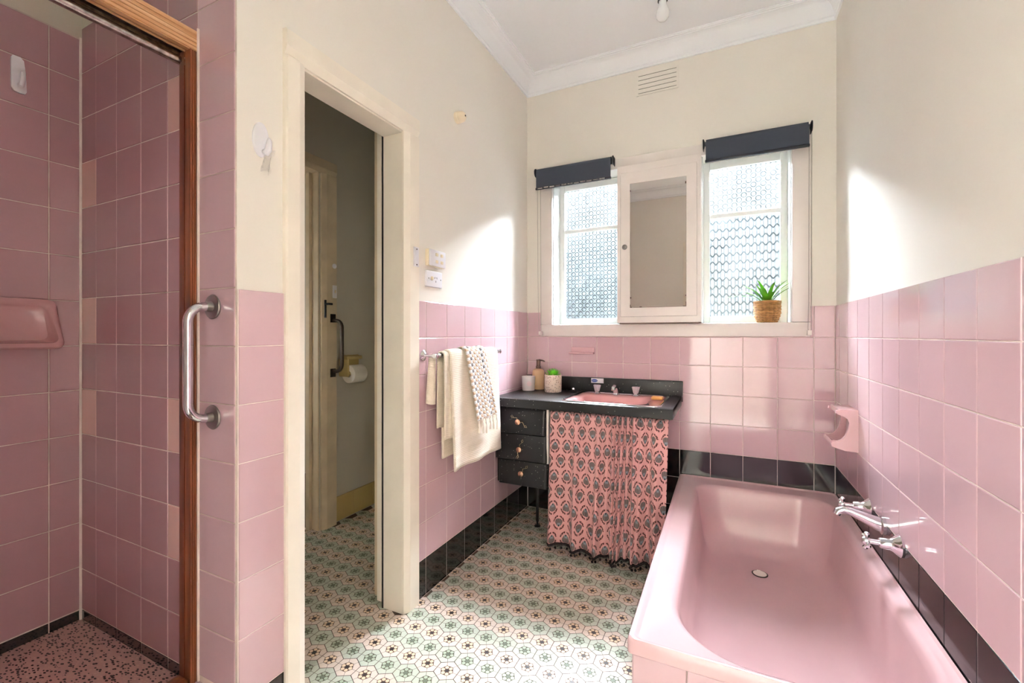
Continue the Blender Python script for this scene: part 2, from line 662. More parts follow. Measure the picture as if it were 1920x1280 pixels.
# ------------------------------------------------------------------ the shell
mb = MB()
mb.box(-1.225, XL - 0.005, YP + 0.005, 0.905, 0, ZC)
mb.box(-1.225, XL - 0.005, 1.366, YB + 0.1, 0, ZC)
mb.box(-1.225, XL - 0.005, 0.905, 1.366, 1.886, ZC)
wall_left = struct('wall_left', mb, M_WALL, 'cream painted wall with pink tile dado holding the doorway', 'wall')

mb = MB()
Y0, Y1 = YB + 0.005, 2.76
WX = [(-0.953, -0.545), (-0.106, 0.303)]
WZ0, WZ1 = 1.15, 2.05
mb.box(-1.225, WX[0][0], Y0, Y1, 0, ZC)
mb.box(WX[0][1], WX[1][0], Y0 + 0.14, Y1, WZ0, WZ1)
mb.box(WX[1][1], XR + 0.12, Y0, Y1, 0, ZC)
mb.box(WX[0][0], WX[1][1], Y0, Y1, 0, WZ0)
mb.box(WX[0][0], WX[1][1], Y0, Y1, WZ1, ZC)
wall_back = struct('wall_back', mb, M_WALL, 'cream and pink tiled wall around the two windows', 'wall')

mb = MB().box(XR + 0.005, XR + 0.12, YN - 0.12, YB + 0.005, 0, ZC)
wall_right = struct('wall_right', mb, M_WALL, 'cream wall with glossy pink tiles along the bathtub', 'wall')

mb = MB()
mb.box(-2.08, -0.33, YN - 0.12, YN, 0, ZC)
mb.box(0.43, XR + 0.12, YN - 0.12, YN, 0, ZC)
mb.box(-0.33, 0.43, YN - 0.12, YN, 2.03, ZC)
wall_near = struct('wall_near', mb, M_WALL, 'plain cream wall with the entrance doorway, seen in the mirror', 'wall')

mb = MB().box(XS - 0.005, -1.225, YP + 0.005, 0.80, 0, ZC)
wall_se = struct('wall_shower_end', mb, M_WALLG, 'dusky pink tiled end wall of the shower recess', 'wall')
mb = MB().box(-2.08, XS - 0.005, YN, 0.80, 0, ZC)
wall_sf = struct('wall_shower_far', mb, M_WALLG, 'dusky pink tiled shower wall carrying the soap dish', 'wall')

mb = MB()
mb.box(XW - 0.1, XW, 0.80, 0.99, 0, ZC)
mb.box(XW - 0.1, XW, 1.745, 2.42, 0, ZC)
mb.box(XW - 0.1, XW, 0.99, 1.745, 2.02, ZC)
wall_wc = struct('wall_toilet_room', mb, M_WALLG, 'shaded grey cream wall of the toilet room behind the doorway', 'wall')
mb = MB().box(XW - 0.1, -1.225, 2.30, 2.42, 0, ZC)
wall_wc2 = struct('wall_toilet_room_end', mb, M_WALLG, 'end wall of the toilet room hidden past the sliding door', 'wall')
mb = MB().box(-3.3, -3.2, 0.3, 2.6, 0, ZC)
mb.box(-3.2, XW - 0.1, 2.42, 2.6, 0, ZC)
mb.box(-3.2, XW - 0.1, 0.22, 0.30, 0, 1.05)
mb.box(-3.2, XW - 0.1, 0.22, 0.30, 1.15, ZC)
mb.box(-3.2, -3.0, 0.22, 0.30, 1.05, 1.15)
mb.box(-2.9, XW - 0.05, 0.22, 0.30, 1.05, 1.15)
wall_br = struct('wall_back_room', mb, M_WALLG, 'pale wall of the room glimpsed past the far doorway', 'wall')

mb = MB().box(-0.95, -0.85, -1.62, YN - 0.12, 0, ZC)
mb.box(-0.95, 1.05, -1.70, -1.62, 0, ZC)
mb.box(0.95, 1.05, -1.62, -0.39, 0, ZC)  # stops short to leave an added slot for bounced fill light
mb.box(0.95, 1.05, -0.39, YN - 0.12, 0, 0.50)
mb.box(0.95, 1.05, -0.39, YN - 0.12, 2.30, ZC)
mb.box(0.95, 1.05, -0.215, YN - 0.12, 0.5, 2.3)
mb.box(XR + 0.12, 1.05, YN - 0.12, YN - 0.02, 0, ZC)
wall_hall = struct('wall_hall', mb, M_WALL, 'cream hall wall outside the entrance doorway', 'wall')

mb = MB().box(-3.3, 1.05, -1.7, 2.76, ZC, ZC + 0.06)
ceiling = struct('ceiling', mb, M_CEIL, 'flat white painted ceiling above the bathroom', 'ceiling')

mb = MB().box(-3.3, 1.05, -1.7, 2.76, -0.06, -0.0012)
floor = struct('floor', mb, M_HX_LINE, 'patterned floor of sage and blush hexagons with flower centres', 'floor')

struct('floor_hall', MB().box(-0.85, 0.95, -1.62, YN - 0.13, -0.0011, 0.004), M_WALL, 'pale hall floor outside the entrance doorway', 'floor')  # pale cover added over the dark base to raise the bounce

# ---- outside the windows: fences, path and eave added to shape the daylight
M_FENCE = plain('weathered_grey_paling', (42, 45, 46), 1.0, spec=0.0, var=0.2, vscale=3)  # kept very dark so the panes in front stay dim
M_PATH = plain('pale_concrete', (206, 204, 200), 0.9, var=0.1, vscale=3)
fe = tune(thing('exterior_fence', 'grey paling fence outside behind the patterned glass', 'fence', (-0.3, 4.35, 0)))  # added screen that limits low sky light
for k in range(17):
    x0 = -1.55 + k * 0.15
    part('paling', MB().box(x0, x0 + 0.155, 4.34 + 0.006 * (k % 2), 4.36 + 0.006 * (k % 2), 0, 2.74 + 0.006 * (k % 3)), M_FENCE, fe)
for xx in (-1.55, 0.97):
    rw = tune(thing('exterior_return_fence', ['dark fence return outside beside the doorway wall', 'dark fence return outside beside the bath wall'][xx > 0], 'fence', (xx, 3.5, 0)))  # unseen side screens added against hot spots beside the windows
    for k in range(10):
        y0 = 2.77 + k * 0.157
        part('paling', MB().box(xx + 0.006 * (k % 2), xx + 0.02 + 0.006 * (k % 2), y0, y0 + 0.16, 0, 3.8), M_FENCE, rw)
struct('exterior_path', MB().box(-1.52, 0.96, 2.77, 4.33, -0.06, -0.01), M_PATH, 'pale concrete path outside the windows', 'path')  # added reflector that lifts light to the ceiling

struct('exterior_eave', MB().box(-1.52, 0.96, 2.761, 3.2, 2.38, 2.44), M_CEIL, 'pale eave soffit outside above the windows', 'eave')  # unseen overhang added to cut steep sky light

# ---- floor hexagons
HA, HROW, HX0, HY0 = 0.0762, 0.0643, -0.81, 1.326
HS = HROW / (HA * math.sqrt(3) / 2)


def hex_pieces():
    ap, R = HA / 2 - 0.0007, HA / math.sqrt(3) - 0.0008
    rho, g = 0.0222, 0.0006
    polys = []
    for k in range(6):
        th = k * PI / 3

        def pt(r, a):
            return Vector((r * math.cos(a), r * math.sin(a)))
        poly = [pt(rho + 0.0006, th), pt(ap, th), pt(R, th + PI / 6), pt(ap, th + PI / 3), pt(rho + 0.0006, th + PI / 3)]
        cen = sum(poly, Vector((0, 0))) / 5
        poly = [p + (cen - p).normalized() * g for p in poly]
        polys.append((poly, 0))
    polys.append(([Vector((rho * math.cos(k * PI / 3), rho * math.sin(k * PI / 3))) * 0.985 for k in range(6)], 3))
    for k in range(6):
        c = Vector((0.0143 * math.cos(k * PI / 3), 0.0143 * math.sin(k * PI / 3)))
        polys.append(([c + Vector((0.0064 * math.cos(j * PI / 4), 0.0064 * math.sin(j * PI / 4))) for j in range(8)], 1))
    polys.append(([Vector((0.0072 * math.cos(k * PI / 3 + PI / 6), 0.0072 * math.sin(k * PI / 3 + PI / 6))) for k in range(6)], 2))
    return polys


HEXP = hex_pieces()
HZL = {0: 0.0, 3: -0.0004, 1: 0.0, 2: 0.0001}
HEX_MATS = [M_HX_P, M_HX_PC, M_HX_D, M_HX_RING]
HEXG_MATS = [M_HX_G, M_HX_GC, M_HX_GD, M_HX_GRING]


def hex_into(mb, cx, cy, off=0):
    for poly, mi in HEXP:
        mb.add([(cx + p.x, cy + p.y * HS, HZL[mi]) for p in poly], [tuple(range(len(poly)))], mi + off)


hm = [MB(), MB()]
for q in (0, 1):
    hex_into(hm[q], 0, 0)
hexmesh = [hm[0].mesh('hexagon_tile', HEX_MATS, recalc=False), hm[1].mesh('hexagon_tile', HEXG_MATS, recalc=False)]


def project(x, y, z):
    c, s = math.cos(YAW), math.sin(YAW)
    d = -s * x + c * y
    return 960 + F_PX * (c * x + s * y) / d if d > 0.05 else -9e9, HZ - F_PX * (z - EYE) / d if d > 0.05 else 9e9, d


cells = []
for r in range(-14, 20):
    y = HY0 + r * HROW
    for k in range(-36, 12):
        x = HX0 + k * HA + (HA / 2 if r % 2 else 0)
        if x > -0.19 and y > 1.08 or x > XR or y > YB or x < -2.12:
            continue
        if x < -1.12 and y < 0.80:
            continue
        if -1.215 < x < -1.14 and not (0.92 < y < 1.36):
            continue
        if x < -2.0 and not (1.0 < y < 1.74):
            continue
        if x < -1.2 and y > 2.29:
            continue
        u, v, d = project(x, y, 0)
        vis = 520 < u < 1290 and v < 1300 and d > 0
        if vis and x < -1.13:
            f = 1.112 / -x
            vis = 0.89 < y * f < 1.38
        if vis and x < -0.218:
            f = 0.218 / -x
            if y * f > 1.12 and EYE * (1 - f) < 0.335:
                vis = False
        cells.append((0 if vis else 1, d, x, y, r % 2))
cells.sort()
stuff = MB()
for i, (nv, d, x, y, q) in enumerate(cells):
    if i < 300 and nv == 0:
        link('hexagon_tile', hexmesh[q], floor, (x, y, 0))
    else:
        hex_into(stuff, x, y, 4 * q)
o = part('hexagon_tiles_beyond', stuff, HEX_MATS + HEXG_MATS, floor, kind='stuff', recalc=False)

# ---- glazed wall tiles
TILES = {}
JT = 0.0024


def tile_mesh(w, h, mat, t=0.005, c=0.0019):
    key = (round(w, 4), round(h, 4), mat.name)
    if key in TILES:
        return TILES[key]
    mb = MB()

    def rect(ix, y):
        return [(-w / 2 + ix, y, -h / 2 + ix), (w / 2 - ix, y, -h / 2 + ix), (w / 2 - ix, y, h / 2 - ix), (-w / 2 + ix, y, h / 2 - ix)]
    mb.ring_loft([rect(0, 0), rect(0, -t + c), rect(c * 0.35, -t + c * 0.35), rect(c, -t)], False, True)
    me = mb.mesh('tile', mat, 8)
    TILES[key] = me
    return me


def tile_at(parent, wall, plane, u0, u1, z0, z1, mat, name='tile', tilt=0.0016):
    if abs(u1 - u0) < 0.008 or z1 - z0 < 0.008:
        return
    w, h = abs(u1 - u0) - JT, z1 - z0 - JT
    o = link(name, tile_mesh(w, h, mat), parent)
    uc, zc = (u0 + u1) / 2, (z0 + z1) / 2
    base = {'L': PI / 2, 'R': -PI / 2, 'B': 0.0}[wall]
    loc = {'L': (plane, uc, zc), 'R': (plane, uc, zc), 'B': (uc, plane, zc)}[wall]
    o.location = Vector(loc) - wloc(parent)
    o.rotation_euler = (random.uniform(-tilt, tilt), random.uniform(-tilt, tilt) * 0.3, base + random.uniform(-tilt, tilt))
    return o


ROWS = [ZT - k * P for k in range(8)] + [0.001]          # 1.2313 ... .1568, floor


def field(parent, wall, plane, ul, zl, matf, keep=lambda u0, u1, z0, z1: True):
    for i in range(len(ul) - 1):
        a, b = sorted((ul[i], ul[i + 1]))
        for j in range(len(zl) - 1):
            z1, z0 = zl[j], zl[j + 1]
            if keep(a, b, z0, z1):
                tile_at(parent, wall, plane, a, b, z0, z1, matf(a, b, z0, z1))


# doorway-side wall
G = 0.0034
part('grout', MB().box(XL - 0.005, XL - 0.005 + G, 1.452, YB, 0, ZT - 0.001), M_GROUT, wall_left)
yl = 1.5098
field(wall_left, 'L', XL - 0.005, [1.455] + [yl + i * P for i in range(7)] + [YB], ROWS, lambda a, b, z0, z1: M_BLACK if z1 < 0.2 else M_PINK)
# nib beside the shower
SROWS = [2.124 - 0.152 * k for k in range(14)]            # 2.124 ... 0.148
NROWS = [1.2085] + [1.060 - 0.152 * k for k in range(6)] + [0.135, 0.001]
part('nib_grout', MB().box(XL - 0.005, XL - 0.005 + G, YP + 0.004, 0.851, 0, 1.207), M_GROUT, wall_left)
field(wall_left, 'L', XL - 0.005, [YP + 0.006, 0.850], NROWS, lambda a, b, z0, z1: M_BLACK if z1 < 0.2 else M_PINK)
# back wall
part('grout', MB().box(XL, XR, YB + 0.005 - G, YB + 0.005, 0, 1.10).box(XL, -0.985, YB + 0.005 - G, YB + 0.005, 1.10, ZT - 0.001).box(0.335, XR, YB + 0.005 - G, YB + 0.005, 1.10, ZT - 0.001), M_GROUT, wall_back)
xb = -0.9852
ulb = [XL + 0.001] + [xb + i * P for i in range(10)] + [XR - 0.001]


def keepb(a, b, z0, z1):
    if z0 > 1.07 and (a > -1.0 and b < 0.45):
        return False
    return True


def matb(a, b, z0, z1):
    if z1 < 0.2 or (z1 < 0.48 and a > -0.55):
        return M_BLACK
    return M_PINK


field(wall_back, 'B', YB + 0.005, ulb, ROWS, matb, keepb)
tile_at(wall_back, 'B', YB + 0.005, 0.308, xb + 9 * P, ROWS[1], ROWS[0], M_PINK)
# wall along the bath
part('grout', MB().box(XR + 0.005 - G, XR + 0.005, YN, YB, 0, ZT - 0.001), M_GROUT, wall_right)
yr = 2.3382
ulr = [YB - 0.001, yr + P] + [yr - i * P for i in range(16)] + [YN + 0.002]
field(wall_right, 'R', XR + 0.005, ulr, ROWS, lambda a, b, z0, z1: M_BLACK if z1 < 0.48 else M_PINK,
      lambda a, b, z0, z1: z1 > 0.2 or b < 1.2)

# shower end wall and nib end
part('grout', MB().box(XS, XL - 0.006, YP + 0.005 - G, YP + 0.005, 0.10, 2.12), M_GROUTD, wall_se)
xse = [XS + 0.002, -1.857, -1.726, -1.582, -1.439, -1.294, XL - 0.006]
odd = {(4, 2), (0, 3), (0, 6), (4, 8), (4, 10), (0, 8)}
for i in range(6):
    for j in range(13):
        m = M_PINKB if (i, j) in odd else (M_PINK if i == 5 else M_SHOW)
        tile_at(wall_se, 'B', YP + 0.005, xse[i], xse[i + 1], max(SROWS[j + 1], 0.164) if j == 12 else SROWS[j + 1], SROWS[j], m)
    if i < 5:
        tile_at(wall_se, 'B', YP + 0.005, xse[i], xse[i + 1], 0.128, 0.164 + (0.148 - 0.164 if False else 0), M_BLACK)
    else:
        tile_at(wall_se, 'B', YP + 0.005, xse[i], xse[i + 1], 0.001, 0.148, M_PINK)
part('grout', MB().box(XS - 0.005, XS - 0.005 + G, YN, YP + 0.004, 0.10, 2.09), M_GROUTD, wall_sf)
ysf = [YP, 0.632, 0.480, 0.328, 0.176, 0.024, YN]
SROWF = [2.086, 1.946] + [1.798 - 0.149 * k for k in range(11)] + [0.164]
for i in range(6):
    for j in range(len(SROWF) - 1):
        z0 = SROWF[j + 1]
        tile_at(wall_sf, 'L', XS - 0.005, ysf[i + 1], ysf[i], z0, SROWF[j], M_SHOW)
    tile_at(wall_sf, 'L', XS - 0.005, ysf[i + 1], ysf[i], 0.128, 0.163, M_BLACK)
part('corner_sealant', MB().tube([(XS + 0.002, YP - 0.002, 0.13), (XS + 0.002, YP - 0.002, 2.09)], 0.0045, 8), M_GROUT, wall_sf,
     label='white sealant bead down the shower corner')

# toilet room skirting tiles
for i in range(4):
    tile_at(wall_wc, 'L', XW, 1.85 + 0.16 * i - 0.012, min(2.30, 1.85 + 0.16 * (i + 1) - 0.012), 0.004, 0.149, M_CREAMT, 'skirting_tile')

# shower tray and step
mb = MB().box(XS + 0.001, -1.345, YN + 0.001, YP - 0.001, 0.0, 0.131)
tray = tune(single('shower_floor', mb, M_TERR, 'pink terrazzo shower floor with black chips', 'shower floor'))
mb = MB().bbox(-1.344, -1.235, YN + 0.001, YP - 0.001, 0.0, 0.15, 0.004)
hob = tune(single('shower_step', mb, M_PINK, 'low tiled step under the shower frame', 'step'))

# ---- cornice
prof = [(0, 2.600), (0.009, 2.600), (0.011, 2.606), (0.011, 2.613), (0.006, 2.616), (0.011, 2.620)]
for k in range(1, 9):
    th = k / 8 * PI / 2
    prof.append((0.068 - 0.056 * math.cos(th), 2.620 + 0.066 * math.sin(th)))
prof += [(0.069, 2.690), (0.077, 2.690), (0.079, 2.694), (0.084, 2.694), (0.084, 2.6995), (0, 2.6995)]
xp, yp2, xr2, yn2 = XL - 0.005, YB + 0.005, XR + 0.005, YN
rings = []
for corner in range(5):
    r = []
    for d, z in prof:
        r.append([(xp + d, YP + 0.005, z), (xp + d, yp2 - d, z), (xr2 - d, yp2 - d, z), (xr2 - d, yn2 + d, z), (XS, yn2 + d, z)][corner])
    rings.append(r)
mb = MB().ring_loft(rings, True, True)
struct('trim_1', mb, M_CEIL, 'white coved plaster cornice under the ceiling', 'cornice', 30)

# ---- doorway lining and architrave
XA = XL + 0.014


def arch(ys, zt, name, label, mat, xw, xo, back=False):
    (ya, yb_, yc, yd) = ys         # outer, inner, inner, outer edges
    root = tune(thing(name, label, 'door frame', (xw, (ya + yd) / 2, 0)))

    def board(y_out, y_in, z0, z1, nm):
        sg = 1 if y_in > y_out else -1
        pf = [(xw, y_out), (xo - 0.006, y_out), (xo, y_out + sg * 0.004), (xo, y_in - sg * 0.026), (xo - 0.003, y_in - sg * 0.018),
              (xo - 0.012, y_in), (xw, y_in)]
        part(nm, MB().prism(pf, 'z', z0, z1), mat, root, 20)
    board(ya, yb_, 0, zt + 0.0, 'side_board')
    board(yd, yc, 0, zt + 0.0, 'side_board')
    wd = yb_ - ya
    pf = [(xw, zt + 0.076), (xo - 0.006, zt + 0.076), (xo, zt + 0.072), (xo, zt + 0.026), (xo - 0.003, zt + 0.018), (xo - 0.012, zt), (xw, zt)]
    mbx = MB()
    r0 = [(p, ya, q) for p, q in pf]
    r1 = [(p, yd, q) for p, q in pf]
    mbx.ring_loft([r0, r1])
    part('head_board', mbx, mat, root, 20)
    return root


fr = arch((0.846, 0.914, 1.363, 1.449), 1.885, 'trim_2', 'cream painted architrave and lining around the open doorway', M_TRIM, XL - 0.005, XA)
part('jamb', MB().box(-1.225, XL - 0.006, 1.363, 1.367, 0, 1.886), M_TRIM, fr)
part('jamb', MB().box(-1.225, XL - 0.006, 0.904, 0.914, 0, 1.886), M_TRIM, fr)
part('head_lining', MB().box(-1.225, XL - 0.006, 0.914, 1.363, 1.880, 1.886), M_TRIM, fr)
# dark strip standing for the shaded gap between jamb and sliding door
part('door_stop', MB().box(-1.231, -1.225, 1.360, 1.40, 0, 1.95), M_DARK, fr)

root = tune(thing('door_1', 'cream sliding door parked open, only its edge showing', 'door', (-1.26, 1.68, 0)))
mb = MB().bbox(-1.285, -1.236, 1.376, 1.98, 0.030, 1.98, 0.003)
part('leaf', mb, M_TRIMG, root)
part('edge_bead', MB().bbox(-1.262, -1.240, 1.366, 1.377, 0.018, 1.98, 0.002), M_TRIM, root)

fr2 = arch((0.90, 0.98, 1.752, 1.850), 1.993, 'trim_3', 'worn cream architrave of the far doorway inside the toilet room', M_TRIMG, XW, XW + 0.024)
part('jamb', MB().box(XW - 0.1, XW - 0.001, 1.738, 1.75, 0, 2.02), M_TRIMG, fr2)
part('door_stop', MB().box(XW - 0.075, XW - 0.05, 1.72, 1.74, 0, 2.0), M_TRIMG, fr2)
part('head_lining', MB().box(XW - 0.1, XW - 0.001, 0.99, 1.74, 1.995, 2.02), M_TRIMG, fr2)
lk = MB().bbox(XW + 0.024, XW + 0.032, 1.757, 1.768, 1.185, 1.285, 0.002)
lk.tube([(XW + 0.030, 1.763, 1.262), (XW + 0.055, 1.763, 1.262), (XW + 0.055, 1.785, 1.262)], 0.006, 8)
part('latch', lk, M_BLKMET, fr2, label='black metal door latch')

# entrance door frame behind the camera (seen in the mirror)
fr3 = tune(thing('trim_4', 'cream architrave of the entrance doorway reflected in the mirror', 'door frame', (0.05, YN, 0)))
part('side_board', MB().bbox(-0.395, -0.325, YN, YN + 0.018, 0, 2.02, 0.003), M_TRIM, fr3)
part('side_board', MB().bbox(0.425, 0.478, YN, YN + 0.018, 0, 2.02, 0.003), M_TRIM, fr3)
part('head_board', MB().bbox(-0.395, 0.478, YN, YN + 0.018, 2.02, 2.09, 0.003), M_TRIM, fr3)

# ---- window casing
YC = 2.551
cas = tune(thing('trim_5', 'white painted timber casing around both windows and the cabinet', 'window casing', (-0.32, YC, 1.08)))
part('sill_board', MB().bbox(-1.031, 0.380, YC, YB + 0.004, 1.081, 1.152, 0.004), M_WIN, cas)
part('side_board', MB().bbox(-1.031, -0.953, YC, YB + 0.004, 1.1525, 2.105, 0.004), M_WIN, cas)
part('side_board', MB().bbox(0.303, 0.380, YC, YB + 0.004, 1.1525, 2.105, 0.004), M_WIN, cas)
part('head_board', MB().bbox(-0.9525, 0.3025, YC, YB + 0.004, 2.045, 2.105, 0.004), M_WIN, cas)
for a, b in WX:
    mb = MB().box(a - 0.0005, b + 0.0005, YB + 0.003, 2.74, 1.140, 1.1515)
    mb.box(a - 0.002, a + 0.004, YB + 0.003, 2.74, 1.15, 2.05)
    mb.box(b - 0.004, b + 0.002, YB + 0.003, 2.74, 1.15, 2.05)
    part('reveal_lining', mb, M_SASH, cas)

YS = 2.685
for n, (a, b) in enumerate(WX):
    w = tune(thing('window_%d' % (n + 1), ['white framed window of patterned glass beside the doorway wall', 'white framed window of patterned glass behind the basket plant'][n], 'window', ((a + b) / 2, YS, 1.15)))
    a2, b2 = a + 0.004, b - 0.004
    part('stile', MB().bbox(a2, a2 + 0.032, YS, YS + 0.035, 1.152, 2.046, 0.003), M_SASH, w)
    part('stile', MB().bbox(b2 - 0.032, b2, YS, YS + 0.035, 1.152, 2.046, 0.003), M_SASH, w)
    part('bottom_rail', MB().bbox(a2 + 0.032, b2 - 0.032, YS, YS + 0.035, 1.152, 1.192, 0.003), M_SASH, w)
    part('top_rail', MB().bbox(a2 + 0.032, b2 - 0.032, YS, YS + 0.035, 2.006, 2.046, 0.003), M_SASH, w)
    part('glazing_bar', MB().bbox(a2 + 0.032, b2 - 0.032, YS + 0.002, YS + 0.033, 1.734, 1.758, 0.003), M_SASH, w)
    part('pane', MB().box(a2 + 0.030, b2 - 0.030, YS + 0.017, YS + 0.0175, 1.190, 1.736), M_PANE_H if n else M_PANE_W, w)
    part('pane', MB().box(a2 + 0.030, b2 - 0.030, YS + 0.017, YS + 0.0175, 1.756, 2.008), M_PANE_W, w)
    if n == 0:
        lt = MB().bbox(a2 + 0.05, a2 + 0.085, YS - 0.012, YS, 1.153, 1.168, 0.002)
        lt.tube([(a2 + 0.05, YS - 0.008, 1.162), (a2 + 0.035, YS - 0.010, 1.180), (a2 + 0.05, YS - 0.010, 1.195)], 0.004, 6)
        part('catch', lt, M_SASH, w)

# ------------------------------------------------------------------ bathtub
BX0, BX1, BY0, BY1, BZ = -0.219, XR - 0.001, 1.118, YB - 0.001, 0.333


def rrect(x0, x1, y0, y1, rs, z, n=10):
    """rs: radii at (x0,y0),(x1,y0),(x1,y1),(x0,y1)"""
    pts = []
    cs = [((x0, y0), rs[0], PI), ((x1, y0), rs[1], 1.5 * PI), ((x1, y1), rs[2], 0), ((x0, y1), rs[3], PI / 2)]
    for (cx, cy), r, a0 in cs:
        ox = cx + (r if cx == x0 else -r)
        oy = cy + (r if cy == y0 else -r)
        for k in range(n + 1):
            a = a0 + k / n * PI / 2
            pts.append((ox + r * math.cos(a), oy + r * math.sin(a), z))
    return pts


tub = thing('bathtub', 'glossy pink built-in bathtub with a wide ledge rim', 'bathtub', ((BX0 + BX1) / 2, (BY0 + BY1) / 2, 0))
IX0, IX1, IY0, IY1 = -0.127, 0.445, 1.152, 2.478
rr = (0.20, 0.20, 0.13, 0.10)


def q4(r):
    return (r, r, r, r)


rings = [
    rrect(BX0 + 0.006, BX1, BY0 + 0.006, BY1, q4(0.01), 0.292),
    rrect(BX0, BX1, BY0, BY1, q4(0.012), 0.296),
    rrect(BX0, BX1, BY0, BY1, q4(0.014), BZ - 0.008),
    rrect(BX0 + 0.003, BX1 - 0.001, BY0 + 0.003, BY1 - 0.001, q4(0.016), BZ - 0.001),
    rrect(BX0 + 0.009, BX1 - 0.002, BY0 + 0.007, BY1 - 0.002, q4(0.018), BZ),
    rrect(BX0 + 0.016, BX1 - 0.004, BY0 + 0.010, BY1 - 0.004, q4(0.02), BZ - 0.001),
    rrect(BX0 + 0.022, BX1 - 0.006, BY0 + 0.014, BY1 - 0.006, q4(0.022), BZ - 0.007),
    rrect(BX0 + 0.030, BX1 - 0.008, BY0 + 0.018, BY1 - 0.010, q4(0.024), BZ - 0.0085),
    rrect(IX0 - 0.012, IX1 + 0.012, IY0 - 0.010, IY1 + 0.012, tuple(r + 0.01 for r in rr), BZ - 0.010),
    rrect(IX0, IX1, IY0, IY1, rr, BZ - 0.014),
    rrect(IX0 + 0.007, IX1 - 0.007, IY0 + 0.008, IY1 - 0.007, rr, BZ - 0.024),
    rrect(IX0 + 0.012, IX1 - 0.011, IY0 + 0.020, IY1 - 0.012, rr, BZ - 0.045),
    rrect(IX0 + 0.024, IX1 - 0.022, IY0 + 0.075, IY1 - 0.026, rr, 0.200),
    rrect(IX0 + 0.038, IX1 - 0.036, IY0 + 0.145, IY1 - 0.046, (0.17, 0.17, 0.12, 0.12), 0.120),
    rrect(IX0 + 0.052, IX1 - 0.050, IY0 + 0.200, IY1 - 0.068, (0.15, 0.15, 0.11, 0.11), 0.080),
    rrect(IX0 + 0.078, IX1 - 0.076, IY0 + 0.250, IY1 - 0.100, (0.13, 0.13, 0.10, 0.10), 0.058),
    rrect(IX0 + 0.115, IX1 - 0.113, IY0 + 0.310, IY1 - 0.145, (0.10, 0.10, 0.08, 0.08), 0.050),
    rrect(IX0 + 0.18, IX1 - 0.18, IY0 + 0.42, IY1 - 0.24, (0.06, 0.06, 0.05, 0.05), 0.047),
]
part('tub_body', MB().ring_loft(rings, False, True), M_BATH, tub, 50)
dr = MB().lathe([(0.031, 0.0), (0.032, 0.002), (0.028, 0.0035), (0.026, 0.0025)], (0.142, 2.198, 0.0475), seg=32)
part('drain_ring', dr, M_BRONZE, tub)
dr = MB().lathe([(0.0262, 0), (0.0262, 0.003), (0.022, 0.0045), (0.001, 0.005)], (0.142, 2.198, 0.0482), seg=32)
dr.bbox(0.132, 0.146, 2.215, 2.222, 0.0515, 0.0545, 0.001)
part('drain_cover', dr, M_ENAMELW, tub, label='cream drain cover with a brown rim')
ap = part('apron', MB().box(BX0 + 0.014, BX1, BY0 + 0.018, BY0 + 0.05, 0, 0.292).box(BX0 + 0.014, BX0 + 0.045, BY0 + 0.05, BY1, 0, 0.292), M_GROUTD, tub)
xs_ = [BX0 + 0.012, -0.079, -0.079 + P, -0.079 + 2 * P, -0.079 + 3 * P, BX1]
for i in range(5):
    for z0, z1 in ((0.001, 0.135), (0.135, 0.289)):
        tile_at(ap, 'B', BY0 + 0.0155, xs_[i], xs_[i + 1], z0, z1, M_PINK)
ys_ = [BY0 + 0.018 + k * P for k in range(9)] + [BY1]
for i in range(9):
    for z0, z1 in ((0.001, 0.135), (0.135, 0.289)):
        o = tile_at(ap, 'R', BX0 + 0.0145, ys_[i], ys_[i + 1], z0, z1, M_PINK)


def bath_tap(y, z, label):
    t = thing('bath_tap', label, 'tap', (XR, y, z), 'cross handle taps above the bathtub')
    mb = MB().lathe([(0.032, 0.0005), (0.033, 0.006), (0.029, 0.012), (0.020, 0.022), (0.0165, 0.030), (0.0155, 0.050), (0.0125, 0.054)], (XR, y, z), (-1, 0, 0), 28)
    part('flange', mb, M_CHROME, t)
    part('stem', MB().lathe([(0.0075, 0.05), (0.0075, 0.078), (0.010, 0.080), (0.011, 0.088), (0.008, 0.094)], (XR, y, z), (-1, 0, 0), 18), M_CHROME, t)
    mb = MB()
    for k in range(4):
        a = PI / 4 * 0.35 + k * PI / 2
        dy, dz = math.cos(a), math.sin(a)
        x = XR - 0.084
        mb.tube([(x, y + dy * 0.005, z + dz * 0.005), (x, y + dy * 0.016, z + dz * 0.016), (x - 0.002, y + dy * 0.025, z + dz * 0.025), (x - 0.003, y + dy * 0.029, z + dz * 0.029)],
                [0.0045, 0.0055, 0.0078, 0.0045], 10)
    mb.lathe([(0.009, 0.078), (0.012, 0.082), (0.012, 0.090), (0.008, 0.096), (0.001, 0.097)], (XR, y, z), (-1, 0, 0), 18)
    part('cross_handle', mb, M_CHROME, t)
    return t


bath_tap(1.70, 0.455, 'chrome cross handle bath tap nearer the front of the tub')
bath_tap(2.005, 0.462, 'chrome cross handle bath tap behind the spout')
sp = thing('bath_spout', 'long curved chrome spout over the bathtub', 'spout', (XR, 1.855, 0.457))
part('flange', MB().lathe([(0.030, 0.0005), (0.030, 0.010), (0.024, 0.014)], (XR, 1.855, 0.457), (-1, 0, 0), 28), M_CHROME, sp)
pts = [(XR - 0.008, 1.855, 0.457), (XR - 0.03, 1.855, 0.464), (XR - 0.06, 1.855, 0.476), (XR - 0.09, 1.855, 0.487), (XR - 0.112, 1.855, 0.490), (XR - 0.126, 1.855, 0.484), (XR - 0.131, 1.855, 0.473)]
part('arm', MB().tube(pts, [0.024, 0.021, 0.0165, 0.0135, 0.0125, 0.012, 0.0115], 18), M_CHROME, sp)

